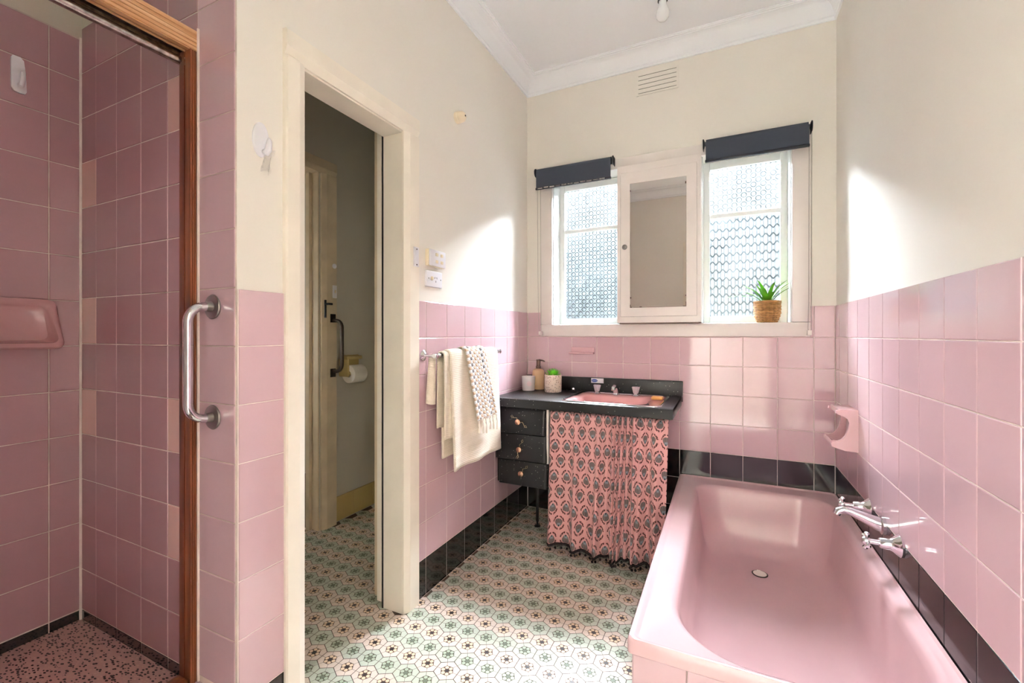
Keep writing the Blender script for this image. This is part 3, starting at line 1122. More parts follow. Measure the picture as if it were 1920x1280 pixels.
# ------------------------------------------------------------------ soap holders
sh = thing('soap_holder', 'pink ceramic soap holder with open scooped front above the bath', 'soap holder', (XR, 2.245, 0.70))
ya, yb2 = 2.170, 2.322
cprof = [(XR, 0.622), (0.440, 0.624), (0.405, 0.634), (0.394, 0.640), (0.392, 0.652), (0.398, 0.660), (0.412, 0.660), (0.428, 0.668), (0.440, 0.684),
         (0.449, 0.712), (0.452, 0.738), (0.447, 0.752), (0.436, 0.762), (0.416, 0.768), (0.408, 0.774), (0.410, 0.784), (0.425, 0.789), (XR, 0.790)]
for y0, y1 in ((ya, ya + 0.014), (yb2 - 0.014, yb2)):
    mbx = MB().ring_loft([[(p, y0, q) for p, q in cprof], [(p, y1, q) for p, q in cprof]])
    part('side_wall', mbx, M_CERAM, sh, 50)
part('back_plate', MB().box(XR - 0.012, XR, ya + 0.008, yb2 - 0.008, 0.628, 0.786), M_CERAM, sh)
mbx = MB().box(0.418, XR, ya + 0.01, yb2 - 0.01, 0.770, 0.7895)
part('top_shelf', mbx, M_CERAM, sh)
tr = [(0.44, 0.624), (0.405, 0.634), (0.394, 0.640), (0.392, 0.655), (0.396, 0.661), (0.402, 0.655), (0.408, 0.645), (0.44, 0.637), (XR, 0.637), (XR, 0.624)]
part('tray', MB().ring_loft([[(p, ya + 0.01, q) for p, q in tr], [(p, yb2 - 0.01, q) for p, q in tr]]), M_CERAM, sh, 50)

sl = thing('soap_ledge', 'small pink ceramic ledge on the tiles above the basin', 'soap ledge', (-0.76, YB, 1.0))
part('back_plate', MB().bbox(-0.833, -0.690, YB - 0.012, YB, 0.985, 1.016, 0.004), M_CERAM, sl)
part('shelf', MB().bbox(-0.842, -0.692, YB - 0.036, YB, 0.975, 0.986, 0.004), M_CERAM, sl)

sd = thing('soap_dish', 'dusky pink ceramic soap dish on the shower wall', 'soap dish', (XS, 0.545, 1.12))


def dish_ring(x, y0, y1, z0, z1, r, sk=0.0):
    n = 6
    pts = []
    for (cy, cz), a0 in (((y0, z0), PI), ((y1, z0), 1.5 * PI), ((y1, z1), 0), ((y0, z1), PI / 2)):
        oy = cy + (r if cy == y0 else -r)
        oz = cz + (r if cz == z0 else -r)
        for k in range(n + 1):
            a = a0 + k / n * PI / 2
            yy, zz = oy + r * math.cos(a), oz + r * math.sin(a)
            top = (zz - z0) / (z1 - z0)
            pts.append((x - sk * top, yy + (0.012 * (0.5 - top) if yy > (y0 + y1) / 2 else -0.012 * (0.5 - top)), zz))
    return pts


rg = [dish_ring(XS + 0.0005, 0.44, 0.650, 1.050, 1.200, 0.02), dish_ring(XS + 0.030, 0.44, 0.650, 1.046, 1.202, 0.022, 0.016), dish_ring(XS + 0.060, 0.446, 0.646, 1.046, 1.198, 0.024, 0.045),
      dish_ring(XS + 0.066, 0.452, 0.640, 1.052, 1.192, 0.022, 0.050), dish_ring(XS + 0.062, 0.460, 0.632, 1.064, 1.184, 0.020, 0.047), dish_ring(XS + 0.035, 0.464, 0.628, 1.066, 1.180, 0.020, 0.025),
      dish_ring(XS + 0.010, 0.470, 0.622, 1.072, 1.174, 0.020, 0.004)]
part('bowl', MB().ring_loft(rg, False, True), M_CERAMD, sd, 50)

# shower hook
hk = thing('shower_hook', 'white plastic adhesive hook high on the shower tiles', 'hook', (XS, 0.563, 1.88))
hp = [(0.547, 1.845), (0.553, 1.836), (0.566, 1.833), (0.577, 1.835), (0.580, 1.842), (0.578, 1.900), (0.574, 1.936), (0.566, 1.944), (0.550, 1.943), (0.547, 1.936)]
mbx = MB().ring_loft([[(XS + 0.0002, y, z) for y, z in hp], [(XS + 0.006, y, z) for y, z in hp]])
part('plate', mbx, M_WHITEP, hk)
part('prong', MB().tube([(XS + 0.006, 0.566, 1.858), (XS + 0.016, 0.566, 1.858), (XS + 0.022, 0.567, 1.872), (XS + 0.023, 0.567, 1.893)], [0.007, 0.007, 0.0065, 0.006], 10), M_WHITEP, hk)

# ------------------------------------------------------------------ shower screen frame
ss = thing('shower_screen', 'brown timber shower screen surround with a chrome track', 'shower screen', (-1.31, 0.30, 0.15))
jp = [(-1.337, YP - 0.021), (-1.318, YP - 0.021), (-1.318, YP - 0.017), (-1.312, YP - 0.017), (-1.312, YP - 0.021), (-1.290, YP - 0.021)]
for k in range(4):
    y0 = YP - 0.021 + 0.001 + k * 0.005
    jp += [(-1.2885, y0), (-1.2885, y0 + 0.0032), (-1.2905, y0 + 0.0036), (-1.2905, y0 + 0.0046)]
jp += [(-1.290, YP - 0.0005), (-1.337, YP - 0.0005)]
part('side_post', MB().prism(jp, 'z', 0.15, 1.858), M_JAMB, ss, 25)
part('channel', MB().box(-1.336, -1.314, YP - 0.0225, YP - 0.0212, 0.15, 1.83), M_JAMBD, ss)
hd = [(-1.372, 1.858), (-1.372, 1.912), (-1.300, 1.916), (-1.2905, 1.914)]
for k in range(5):
    z = 1.910 - k * 0.0105
    hd += [(-1.2885, z), (-1.2885, z - 0.0075), (-1.2915, z - 0.0085), (-1.2915, z - 0.0100)]
hd += [(-1.2905, 1.857), (-1.306, 1.857), (-1.306, 1.874), (-1.350, 1.874), (-1.350, 1.858)]
part('head_rail', MB().ring_loft([[(p, YN + 0.002, q) for p, q in hd], [(p, YP - 0.0005, q) for p, q in hd]]), M_HEAD, ss, 25)
part('grimy_track', MB().box(-1.349, -1.307, YN + 0.002, YP - 0.001, 1.868, 1.8735), M_SHADEGRIME, ss)
part('chrome_track', MB().tube([(-1.338, YN + 0.002, 1.838), (-1.338, YP - 0.004, 1.838)], 0.0115, 14).box(-1.3405, -1.3355, YN + 0.002, YP - 0.004, 1.842, 1.872), M_CHROMED, ss)
part('copper_strip', MB().tube([(-1.322, YN + 0.002, 1.862), (-1.322, YP - 0.003, 1.862)], 0.0035, 8), M_HEAD, ss)
part('screw_eye', MB().tube([(-1.322 + 0.008 * math.cos(a), YP - 0.018, 1.832 + 0.010 * math.sin(a)) for a in [k * 2 * PI / 12 for k in range(13)]], 0.0022, 6), M_STEEL, ss)
part('sill_rail', MB().bbox(-1.335, -1.292, YN + 0.002, YP - 0.024, 0.150, 0.168, 0.003), M_JAMB, ss)
part('sealant', MB().tube([(-1.2865, YP - 0.002, 0.15), (-1.2865, YP - 0.002, 1.92)], 0.0035, 6), M_GROUT, ss)

# grab rail on the nib
gr = thing('grab_rail', 'polished chrome grab rail with round flanges beside the shower', 'grab rail', (-1.222, YP, 1.02))
for z in (1.164, 0.872):
    mb = MB().lathe([(0.032, 0.0005), (0.033, 0.003), (0.031, 0.0055), (0.014, 0.0065), (0.013, 0.016), (0.0115, 0.020)], (-1.222, YP, z), (0, -1, 0), 32)
    part('flange', mb, M_STEEL, gr)
yo = YP - 0.062
pts = [(-1.222, YP - 0.006, 1.164)]
for k in range(9):
    a = k / 8 * PI / 2
    pts.append((-1.222, YP - 0.022 - 0.040 * math.sin(a), 1.164 - 0.040 + 0.040 * math.cos(a)))
for k in range(9):
    a = k / 8 * PI / 2
    pts.append((-1.222, yo + 0.040 - 0.040 * math.cos(a), 0.872 + 0.040 - 0.040 * math.sin(a)))
pts.append((-1.222, YP - 0.006, 0.872))
part('bar', MB().tube(pts, 0.0112, 16), M_CHROME, gr)

# ------------------------------------------------------------------ small fittings on the doorway wall
XP = XL - 0.005
hk = thing('wall_hook', 'white oval adhesive hook with a scrap of clear plastic', 'hook', (XP, 0.779, 1.60))
ov = [(0.779 + 0.0235 * math.cos(a), 1.617 + 0.047 * math.sin(a)) for a in [k * 2 * PI / 28 for k in range(28)]]
ov2 = [(0.779 + 0.021 * math.cos(a), 1.617 + 0.044 * math.sin(a)) for a in [k * 2 * PI / 28 for k in range(28)]]
part('plate', MB().ring_loft([[(XP, y, z) for y, z in ov], [(XP + 0.004, y, z) for y, z in ov], [(XP + 0.006, y, z) for y, z in ov2]], False, True), M_WHITEP, hk)
part('prong', MB().tube([(XP + 0.005, 0.786, 1.586), (XP + 0.014, 0.787, 1.583), (XP + 0.020, 0.789, 1.592), (XP + 0.022, 0.790, 1.612), (XP + 0.021, 0.790, 1.622)], [0.007, 0.009, 0.009, 0.007, 0.003], 12), M_WHITEP, hk)
pl = MB().grid(8, 8, lambda a, b: (XP + 0.006 + 0.006 * math.sin(9 * a + 5 * b) + 0.004, 0.777 + 0.028 * a + 0.006 * b * math.sin(4 * a), 1.585 - 0.055 * b + 0.005 * math.sin(7 * a)))
pl.grid(6, 5, lambda a, b: (XP + 0.012 + 0.005 * math.sin(7 * a + 3 * b), 0.792 + 0.02 * a, 1.592 - 0.018 * b + 0.008 * a))
part('plastic_scrap', pl, M_CLEAR, hk, recalc=False)

dm = thing('wall_fitting', 'small beige domed plastic fitting high on the cream wall', 'wall fitting', (XP, 1.752, 2.108))
part('base_ring', MB().lathe([(0.0265, 0.0), (0.027, 0.012), (0.026, 0.016)], (XP, 1.752, 2.108), (1, 0, 0), 26), M_CREAMP, dm)
part('dome', MB().lathe([(0.0255, 0.0165), (0.0255, 0.026), (0.023, 0.036), (0.016, 0.044), (0.007, 0.047), (0.001, 0.0475)], (XP, 1.752, 2.108), (1, 0, 0), 26), M_CREAMP, dm)
part('cord_hole', MB().lathe([(0.004, 0.046), (0.004, 0.049), (0.001, 0.049)], (XP, 1.752, 2.109), (1, 0, 0), 10), M_DARK, dm)

sw = thing('light_switch', 'white four rocker light switch on a raised block', 'switch', (XP, 1.566, 1.42))
part('mounting_block', MB().bbox(XP, XP + 0.017, 1.509, 1.626, 1.381, 1.452, 0.003), M_CREAMP, sw)
part('plate', MB().bbox(XP + 0.0165, XP + 0.026, 1.511, 1.625, 1.382, 1.4515, 0.004), M_WHITEP, sw)
for yy in (1.556, 1.592):
    for zz in (1.401, 1.431):
        part('rocker', MB().bbox(XP + 0.025, XP + 0.030, yy - 0.008, yy + 0.008, zz - 0.006, zz + 0.007, 0.0015), M_CREAMP, sw)
ol = thing('power_outlet', 'white power outlet below the four rocker switch', 'outlet', (XP, 1.56, 1.33))
part('plate', MB().bbox(XP, XP + 0.012, 1.505, 1.618, 1.294, 1.362, 0.003), M_WHITEP, ol)
part('rocker', MB().lathe([(0.0085, 0), (0.0085, 0.003), (0.006, 0.006), (0.001, 0.0065)], (XP + 0.012, 1.540, 1.330), (1, 0, 0), 20), M_CREAMP, ol)
for yy, zz, a in ((1.562, 1.334, 0.5), (1.576, 1.334, -0.5), (1.569, 1.319, 0)):
    part('pin_slot', MB().tube([(XP + 0.0122, yy - 0.0025 * math.sin(a), zz - 0.004), (XP + 0.0122, yy + 0.0025 * math.sin(a), zz + 0.004)], 0.0012, 5), M_DARK, ol)
for yy in (1.519, 1.605):
    part('screw', MB().lathe([(0.003, 0), (0.003, 0.0015)], (XP + 0.0115, yy, 1.329), (1, 0, 0), 10), M_STEEL, ol)
lp = thing('strike_plate', 'small white metal latch plate on the doorway architrave', 'latch plate', (XA, 1.425, 1.40))
part('plate', MB().bbox(XA, XA + 0.003, 1.408, 1.440, 1.363, 1.442, 0.001), M_WHITEP, lp)
part('lip', MB().bbox(XA + 0.002, XA + 0.010, 1.404, 1.412, 1.368, 1.438, 0.001), M_WHITEP, lp)
for zz in (1.371, 1.433):
    part('screw', MB().lathe([(0.003, 0), (0.003, 0.001)], (XA + 0.0028, 1.426, zz), (1, 0, 0), 10), M_DARK, lp)

# ------------------------------------------------------------------ towel rail and towels
RX, RZ = XL + 0.066, 1.004
tr = thing('towel_rail', 'chrome towel rail on the pink tiles', 'towel rail', (XL, 1.76, RZ))
for yy in (1.487, 2.045):
    part('flange', MB().lathe([(0.022, 0.0003), (0.022, 0.005), (0.014, 0.011), (0.009, 0.015)], (XL, yy, RZ), (1, 0, 0), 24), M_CHROME, tr)
    part('arm', MB().lathe([(0.007, 0.012), (0.006, 0.05), (0.011, 0.054), (0.012, 0.066), (0.011, 0.076), (0.004, 0.080)], (XL, yy, RZ), (1, 0, 0), 18), M_CHROME, tr)
part('bar', MB().tube([(RX, 1.475, RZ), (RX, 2.058, RZ)], 0.0095, 16), M_CHROME, tr)


def drape(mb, ya, yb, zf, zb, r, fo, bo, wave=0.006, nf=3.0, ph=0.0, skew=0.0, ns=40, taper=0.0):
    """a cloth hung over the rail: front falls to zf, back to zb; r radius over the bar; fo,bo: front/back stand-off"""
    top = RZ
    lf, lb, arc = top - zf, top - zb, PI * r
    L = lf + lb + arc

    def pos(a, b):
        s = b * L
        if s < lb:
            t = 1 - s / lb
            x, z = RX - r - bo * t, top - t * lb
            k = t
        elif s < lb + arc:
            th = (s - lb) / arc * PI
            x, z, k = RX - r * math.cos(th), top + r * math.sin(th), 0.0
        else:
            t = (s - lb - arc) / lf
            x, z, k = RX + r + fo * t, top - t * lf, t
        y = ya + (yb - ya) * a
        y += skew * k + taper * k * (a - 0.5)
        w = wave * (0.25 + k) * math.sin(2 * PI * nf * a + ph + 1.2 * k) + 0.3 * wave * math.sin(17 * a + 3 * k)
        if s > lb + arc * 0.5:
            x += max(w, -0.004)
        return (x, y, z + 0.002 * math.sin(9 * a))
    mb.grid(ns, 56, pos, lambda a, b: (a * (yb - ya), b * L))


def cloth(o, th):
    m = o.modifiers.new('thickness', 'SOLIDIFY')
    m.thickness = th
    m.offset = 0
    return o


bt = thing('bath_towel', 'folded cream ribbed bath towel hanging from the rail', 'towel', (RX, 1.75, 0.51))
mb = MB()
drape(mb, 1.556, 1.985, 0.512, 0.56, 0.0205, 0.010, 0.004, 0.006, 2.2, 0.4, skew=0.012)
cloth(part('outer_fold', mb, M_TOWEL, bt, 80, recalc=False), 0.008)
mb = MB()
drape(mb, 1.520, 1.585, 0.655, 0.70, 0.0155, 0.002, 0.002, 0.004, 1.0, 1.0)
cloth(part('inner_fold', mb, M_TOWEL, bt, 80, recalc=False), 0.007)
mb = MB()
# rolled side fold hanging at the near edge, behind the bar
mb.grid(26, 24, lambda a, b: (RX - 0.036 + 0.015 * math.cos(2 * PI * a) * (0.7 + 0.3 * b), 1.512 + 0.020 * math.sin(2 * PI * a) * (0.6 + 0.4 * b) - 0.012 * b, 1.006 - 0.20 * b - 0.004 * math.cos(2 * PI * a)),
        lambda a, b: (a * 0.1, b * 0.2))
cloth(part('rolled_edge', mb, M_TOWEL, bt, 80, recalc=False), 0.007)

ht = thing('hand_towel', 'white and grey block weave hand towel with knotted tassels', 'towel', (RX, 1.78, 0.67))
mb = MB()
drape(mb, 1.672, 1.850, 0.700, 0.74, 0.0310, 0.022, -0.004, 0.004, 2.0, 0.0, skew=0.062, ns=34, taper=0.01)
cloth(part('cloth', mb, M_HTOWEL, ht, 80, recalc=False), 0.005)
for k in range(6):
    y = 1.742 + 0.034 * k
    x = RX + 0.0555 + 0.002 * (k % 2)
    zt = 0.700
    mb = MB().tube([(x - 0.001, y - 0.008, zt + 0.006), (x + 0.001, y, zt - 0.018)], 0.0022, 6)
    mb.tube([(x - 0.001, y + 0.008, zt + 0.006), (x + 0.001, y, zt - 0.018)], 0.0022, 6)
    ln = 0.040 + 0.012 * ((k * 7) % 3) / 2
    mb.tube([(x + 0.001, y, zt - 0.014), (x + 0.002, y, zt - 0.020), (x + 0.002, y + 0.001, zt - 0.026), (x + 0.003, y + 0.002, zt - 0.032), (x + 0.003, y + 0.003, zt - ln), (x + 0.003, y + 0.004, zt - ln - 0.018)],
            [0.003, 0.0052, 0.0045, 0.0036, 0.0062, 0.008], 10)
    part('tassel', mb, M_TASSEL, ht)

# ------------------------------------------------------------------ vanity
VX0, VX1, VY0, VY1, VZ = XL + 0.0015, -0.206, 2.098, YB - 0.0005, 0.755
va = thing('vanity', 'black speckled laminate vanity bench with drawers and pink basin', 'vanity', ((VX0 + VX1) / 2, 2.33, 0))
bx0, bx1, by0, by1 = -0.738, -0.272, 2.128, 2.508       # basin cutout
th = 0.047
fp = [(VY0, VZ - th), (VY0 - 0.001, VZ - 0.012), (VY0 + 0.003, VZ - 0.003), (VY0 + 0.011, VZ), (by0, VZ), (by0, VZ - 0.02), (VY0 + 0.016, VZ - 0.02), (VY0 + 0.016, VZ - th)]
mb = MB().prism(fp, 'x', VX0, VX1)
mb.box(VX0, bx0, by0, VY1 - 0.02, VZ - 0.02, VZ)
mb.box(bx1, VX1, by0, VY1 - 0.02, VZ - 0.02, VZ)
mb.box(bx0, bx1, by1, VY1 - 0.02, VZ - 0.02, VZ)
mb.box(VX1 - 0.016, VX1, VY0 + 0.012, VY1 - 0.02, VZ - th, VZ - 0.001)
part('bench_top', mb, M_LAM, va, 30)
part('splashback', MB().bbox(VX0, VX1 + 0.006, VY1 - 0.02, VY1, VZ - 0.03, 0.838, 0.004), M_LAM, va)
# basin
ring = []
for ins, z in ((0.0, VZ + 0.0005), (0.001, VZ + 0.004), (0.006, VZ + 0.006), (0.014, VZ + 0.0045), (0.017, VZ + 0.001)):
    ring.append(rrect(bx0 - 0.012 + ins, bx1 + 0.012 - ins, by0 - 0.012 + ins, by1 + 0.012 - ins, q4(0.035), z, 6))
part('basin_rim', MB().ring_loft(ring, False, False), M_CHROME, va, 50)
rings = [rrect(bx0, bx1, by0, by1, q4(0.03), VZ + 0.001, 8), rrect(bx0 + 0.004, bx1 - 0.004, by0 + 0.004, by1 - 0.004, q4(0.03), VZ + 0.002, 8),
         rrect(bx0 + 0.035, bx1 - 0.062, by0 + 0.018, by1 - 0.105, q4(0.075), VZ + 0.001, 8), rrect(bx0 + 0.045, bx1 - 0.072, by0 + 0.028, by1 - 0.115, q4(0.075), VZ - 0.006, 8),
         rrect(bx0 + 0.065, bx1 - 0.092, by0 + 0.045, by1 - 0.132, q4(0.07), VZ - 0.06, 8), rrect(bx0 + 0.10, bx1 - 0.13, by0 + 0.075, by1 - 0.16, q4(0.05), VZ - 0.105, 8),
         rrect(bx0 + 0.17, bx1 - 0.20, by0 + 0.10, by1 - 0.18, q4(0.03), VZ - 0.115, 8)]
part('basin', MB().ring_loft(rings, False, True), M_BASIN, va, 50)
# drawer carcass
part('drawer_carcass', MB().box(-1.120, -0.832, 2.150, VY1 - 0.02, 0.290, VZ - th), M_LAM, va)
part('side_panel', MB().box(-0.829, -0.818, 2.138, VY1 - 0.02, 0.42, VZ - th), M_WIN, va, label='pale edge of the drawer side panel')
DR = [(0.704, 0.563), (0.560, 0.421), (0.418, 0.286)]
for i, (z1, z0) in enumerate(DR):
    xr_ = (-0.829, -0.823, -0.817)[i]
    x0 = (-1.116, -1.122, -1.106)[i]
    yt, yb3 = 2.134, (2.122, 2.126, 2.132)[i]
    nn = 7
    rings = []
    for z, yf in ((z0, yb3 + 0.004), (z0 + 0.004, yb3), (z0 + 0.03, yb3), (z1 - 0.004, yt), (z1, yt + 0.003)):
        r = [(x0, 2.152, z), (x0, yf + 0.006, z), (x0 + 0.006, yf, z)]
        for k in range(nn + 1):
            a = k / nn * PI / 2
            r.append((xr_ - 0.024 + 0.024 * math.sin(a), yf + 0.024 - 0.024 * math.cos(a), z))
        r.append((xr_, 2.152, z))
        rings.append(r)
    d = part('drawer', MB().ring_loft(rings), M_LAM, va, 40)
    kx, kz = ((-0.975, 0.632), (-0.970, 0.487), (-0.962, 0.359))[i]
    yf = yb3 - 0.0
    part('knob', MB().lathe([(0.006, -0.002), (0.006, 0.016), (0.013, 0.020), (0.0155, 0.025), (0.0145, 0.029), (0.004, 0.033), (0.0008, 0.0335)], (kx, yf, kz), (0, -1, 0), 24), M_GOLD, d)
    a = (-0.55, 1.25, 0.9)[i]
    mb = MB()
    for sg in (1, -1):
        if i == 2 and sg == -1:
            continue
        ca, sa = math.cos(a) * sg, math.sin(a) * sg
        pp = [(0.006, 0), (0.020, 0.010 * sg), (0.036, 0.0), (0.044, 0.006), (0.054, 0.001), (0.044, -0.005), (0.036, 0.0)]
        mb.tube([(kx + ca * p - sa * q_, yf - 0.012, kz + sa * p + ca * q_) for p, q_ in pp], 0.0013, 6)
    part('wire_twist', mb, M_WIRE, d)
lg = MB().tube([(-0.957, 2.325, 0.0285), (-0.957, 2.325, 0.2905)], 0.0085, 12)
lg.lathe([(0.018, 0.0), (0.018, 0.004), (0.006, 0.008), (0.006, 0.03)], (-0.957, 2.325, 0.0), seg=16)
part('leg', lg, M_BLKMET, va)
part('cross_rail', MB().box(-0.83, VX1 - 0.016, 2.150, 2.165, 0.695, VZ - 0.02), M_BLKMET, va)

# taps on the basin
TZ = VZ + 0.0028


def basin_tap(x, y, label):
    t = thing('basin_tap', label, 'tap', (x, y, TZ), 'clear handled basin taps')
    part('base', MB().lathe([(0.021, 0), (0.021, 0.003), (0.012, 0.008), (0.010, 0.014)], (x, y, TZ), seg=24), M_CHROME, t)
    mb = MB()
    rings = []
    for r, h in ((0.011, 0.013), (0.013, 0.018), (0.017, 0.036), (0.020, 0.048), (0.016, 0.050), (0.001, 0.049)):
        rings.append([(x + r * (1.0 + 0.14 * math.cos(5 * a)) * math.cos(a), y + r * (1.0 + 0.14 * math.cos(5 * a)) * math.sin(a), TZ + h) for a in [k * 2 * PI / 40 for k in range(40)]])
    mb.ring_loft(rings)
    part('fluted_handle', mb, M_ACRYL, t, 40)


basin_tap(-0.648, 2.462, 'fluted basin tap under the small white carton')
basin_tap(-0.432, 2.452, 'fluted basin tap nearest the orange soap')
bs = thing('basin_spout', 'short chrome basin spout between the two fluted taps', 'spout', (-0.54, 2.458, TZ))
part('base', MB().lathe([(0.020, 0), (0.020, 0.003), (0.015, 0.008)], (-0.54, 2.458, TZ), seg=24), M_CHROME, bs)
part('neck', MB().tube([(-0.54, 2.460, TZ + 0.004), (-0.54, 2.456, TZ + 0.024), (-0.541, 2.444, TZ + 0.040), (-0.542, 2.424, TZ + 0.047), (-0.543, 2.404, TZ + 0.042), (-0.543, 2.396, TZ + 0.030)],
                       [0.0165, 0.0145, 0.013, 0.0115, 0.0105, 0.0095], 14), M_CHROME, bs)
pg = thing('basin_plug', 'black rubber basin plug with a metal ball top', 'plug', (-0.762, 2.470, VZ))
part('disc', MB().lathe([(0.022, 0.0), (0.024, 0.004), (0.020, 0.007), (0.004, 0.008)], (-0.790, 2.470, VZ + 0.0005), seg=24), M_BLKMET, pg)
part('ball', MB().lathe([(0.003, 0.008), (0.004, 0.012), (0.0085, 0.016), (0.009, 0.020), (0.006, 0.026), (0.001, 0.028)], (-0.790, 2.470, VZ), seg=18), M_CHROME, pg)
single('soap_bar', MB().bbox(-0.334, -0.277, 2.325, 2.372, VZ + 0.0045, VZ + 0.0215, 0.007, 3), M_SOAP, 'small orange soap bar on the basin corner', 'soap', (-0.305, 2.35, VZ + 0.0045))
ct = thing('soap_carton', 'small white carton with a blue oval on the splashback ledge', 'carton', (-0.668, VY1 - 0.011, 0.811))
part('box', MB().bbox(-0.706, -0.632, VY1 - 0.0245, VY1 - 0.0202, 0.807, 0.835, 0.0006), M_CARD, ct)
ovl = [(-0.685 + 0.018 * math.cos(a), 0.821 + 0.0088 * math.sin(a)) for a in [k * 2 * PI / 24 for k in range(24)]]
part('blue_oval', MB().ring_loft([[(p, VY1 - 0.0246, q) for p, q in ovl], [(p, VY1 - 0.0250, q) for p, q in ovl]]), M_BLUE, ct)
wr = MB()
for k in range(7):
    xx = -0.697 + k * 0.004
    wr.tube([(xx - 0.001, VY1 - 0.0252, 0.8185), (xx + 0.001, VY1 - 0.0252, 0.8235 - 0.0012 * (k % 2))], 0.0007, 5)
part('white_script', wr, M_CARD, ct, kind='stuff')

cd = thing('candle', 'white glazed candle jar with a pale round label', 'candle', (-1.062, 2.438, VZ))
part('jar', MB().lathe([(0.034, 0.0005), (0.037, 0.003), (0.0385, 0.03), (0.0415, 0.085), (0.0405, 0.0865), (0.039, 0.085), (0.0375, 0.070)], (-1.062, 2.438, VZ), seg=36), M_CANDLE, cd)
part('wax', MB().lathe([(0.0378, 0.066), (0.0378, 0.072), (0.001, 0.072)], (-1.062, 2.438, VZ), seg=30), M_WAX, cd)
lbl = MB()
rings = []
ca = math.atan2(-2.450, 1.060) + 0.12
for rr_ in (0.0155, 0.0105, 0.0):
    rings.append([(-1.062 + (0.0400 + 0.0004 * (rr_ < 0.015)) * math.cos(ca + rr_ * math.cos(a) / 0.040), 2.438 + (0.0400 + 0.0004 * (rr_ < 0.015)) * math.sin(ca + rr_ * math.cos(a) / 0.040), VZ + 0.044 + rr_ * math.sin(a)) for a in [k * 2 * PI / 24 for k in range(24)]])
lbl.ring_loft(rings, False, False)
part('label', lbl, M_LABEL, cd)

ds = thing('soap_dispenser', 'tan soap dispenser with a brown pump', 'soap dispenser', (-1.028, 2.513, VZ))
part('bottle', MB().lathe([(0.034, 0.0005), (0.037, 0.004), (0.037, 0.105), (0.033, 0.119), (0.020, 0.127), (0.014, 0.129)], (-1.028, 2.513, VZ), seg=34), M_TAN, ds)
pm = MB().lathe([(0.0155, 0.128), (0.0155, 0.143), (0.012, 0.145), (0.012, 0.176), (0.013, 0.177), (0.013, 0.183), (0.002, 0.184)], (-1.028, 2.513, VZ), seg=22)
pm.tube([(-1.024, 2.513, VZ + 0.180), (-0.994, 2.505, VZ + 0.178), (-0.983, 2.502, VZ + 0.173)], [0.006, 0.0045, 0.0035], 10)
part('pump', pm, M_BROWNP, ds)

sx, sy = -0.905, 2.440
sc = thing('succulent_pot', 'green succulent in a speckled stone pot', 'potted plant', (sx, sy, VZ))
part('pot', MB().lathe([(0.047, 0.0005), (0.0495, 0.004), (0.0505, 0.098), (0.0495, 0.101), (0.046, 0.100), (0.045, 0.086), (0.001, 0.086)], (sx, sy, VZ), seg=40), M_POT, sc)


def leaf_mb(mb, base, yaw, pitch, L, w, thick=0.004, curl=0.4, mi=0, n=6):
    rings = []
    p = Vector(base)
    ang = pitch
    st = L / (n - 1)
    for i in range(n):
        t = i / (n - 1)
        ww = w * math.sin(PI * min(0.98, 0.12 + 0.86 * t)) ** 0.7
        hh = thick * (1 - 0.6 * t)
        side = Vector((-math.sin(yaw), math.cos(yaw), 0))
        up = Vector((-math.cos(yaw) * math.sin(ang), -math.sin(yaw) * math.sin(ang), math.cos(ang)))
        rings.append([tuple(p + side * ww), tuple(p + up * hh), tuple(p - side * ww), tuple(p - up * hh)])
        p = p + Vector((math.cos(yaw) * math.cos(ang), math.sin(yaw) * math.cos(ang), math.sin(ang))) * st
        ang -= curl / n
    mb.ring_loft(rings, True, True, mi)


mb = MB()
for ringi, (cnt, pitch, L, w) in enumerate(((11, 0.35, 0.050, 0.0085), (10, 0.70, 0.047, 0.008), (8, 1.05, 0.042, 0.007), (5, 1.35, 0.036, 0.006))):
    for k in range(cnt):
        yw = 2 * PI * k / cnt + ringi * 0.4 + random.uniform(-0.1, 0.1)
        leaf_mb(mb, (sx + 0.006 * math.cos(yw), sy + 0.006 * math.sin(yw), VZ + 0.088 + 0.004 * ringi), yw, pitch + random.uniform(-0.1, 0.1), L * random.uniform(0.9, 1.1), w, 0.0035, -0.5, 1 if (ringi == 0 and k % 2) else 0)
part('leaves', mb, [M_SUCC, M_SUCCL], sc, 60, kind='stuff')

# ------------------------------------------------------------------ vanity curtain
cu = thing('vanity_curtain', 'gathered pink medallion print curtain with black pompom trim', 'curtain', (-0.51, 2.10, 0))
NW, NH = 300, 34


def fold(w, h):
    """stand-off towards the camera, h=0 top .. 1 hem"""
    ph1 = 2 * PI * (9.0 * w + 2.6 * (1 / (1 + math.exp(-(w - 0.62) * 16))) * 1.6)
    f1 = 0.5 + 0.5 * math.sin(ph1)
    ph2 = 2 * PI * (5.6 * w ** 1.15 + 0.12)
    f2 = 0.5 + 0.5 * math.sin(ph2)
    f2 = f2 ** 0.8
    a1 = 0.010 + 0.006 * h + 0.016 * math.exp(-((w - 0.66) / 0.13) ** 2)
    a2 = 0.052 * h ** 0.8
    return a1 * f1 + a2 * f2


def cx_(w, h):
    xl = -0.806 + 0.012 * h
    xr_ = -0.228 - 0.008 * h
    ww = w + 0.012 * h * math.sin(2 * PI * (5.6 * w ** 1.15 + 0.37))
    return xl + (xr_ - xl) * ww


def cy_(w, h):
    return 2.142 - 0.045 * h ** 1.3 - 0.035 * h * w - fold(w, h)


ztop = 0.699


def hem(w):
    return 0.052 + 0.006 * math.sin(9 * w + 1)


arcl = [0.0]
for i in range(1, NW):
    a, b = (i - 1) / (NW - 1), i / (NW - 1)
    arcl.append(arcl[-1] + math.hypot(cx_(b, 0.6) - cx_(a, 0.6), (cy_(b, 0.6) - cy_(a, 0.6))))


def cpos(w, h):
    return (cx_(w, h), cy_(w, h), ztop + (hem(w) - ztop) * h)


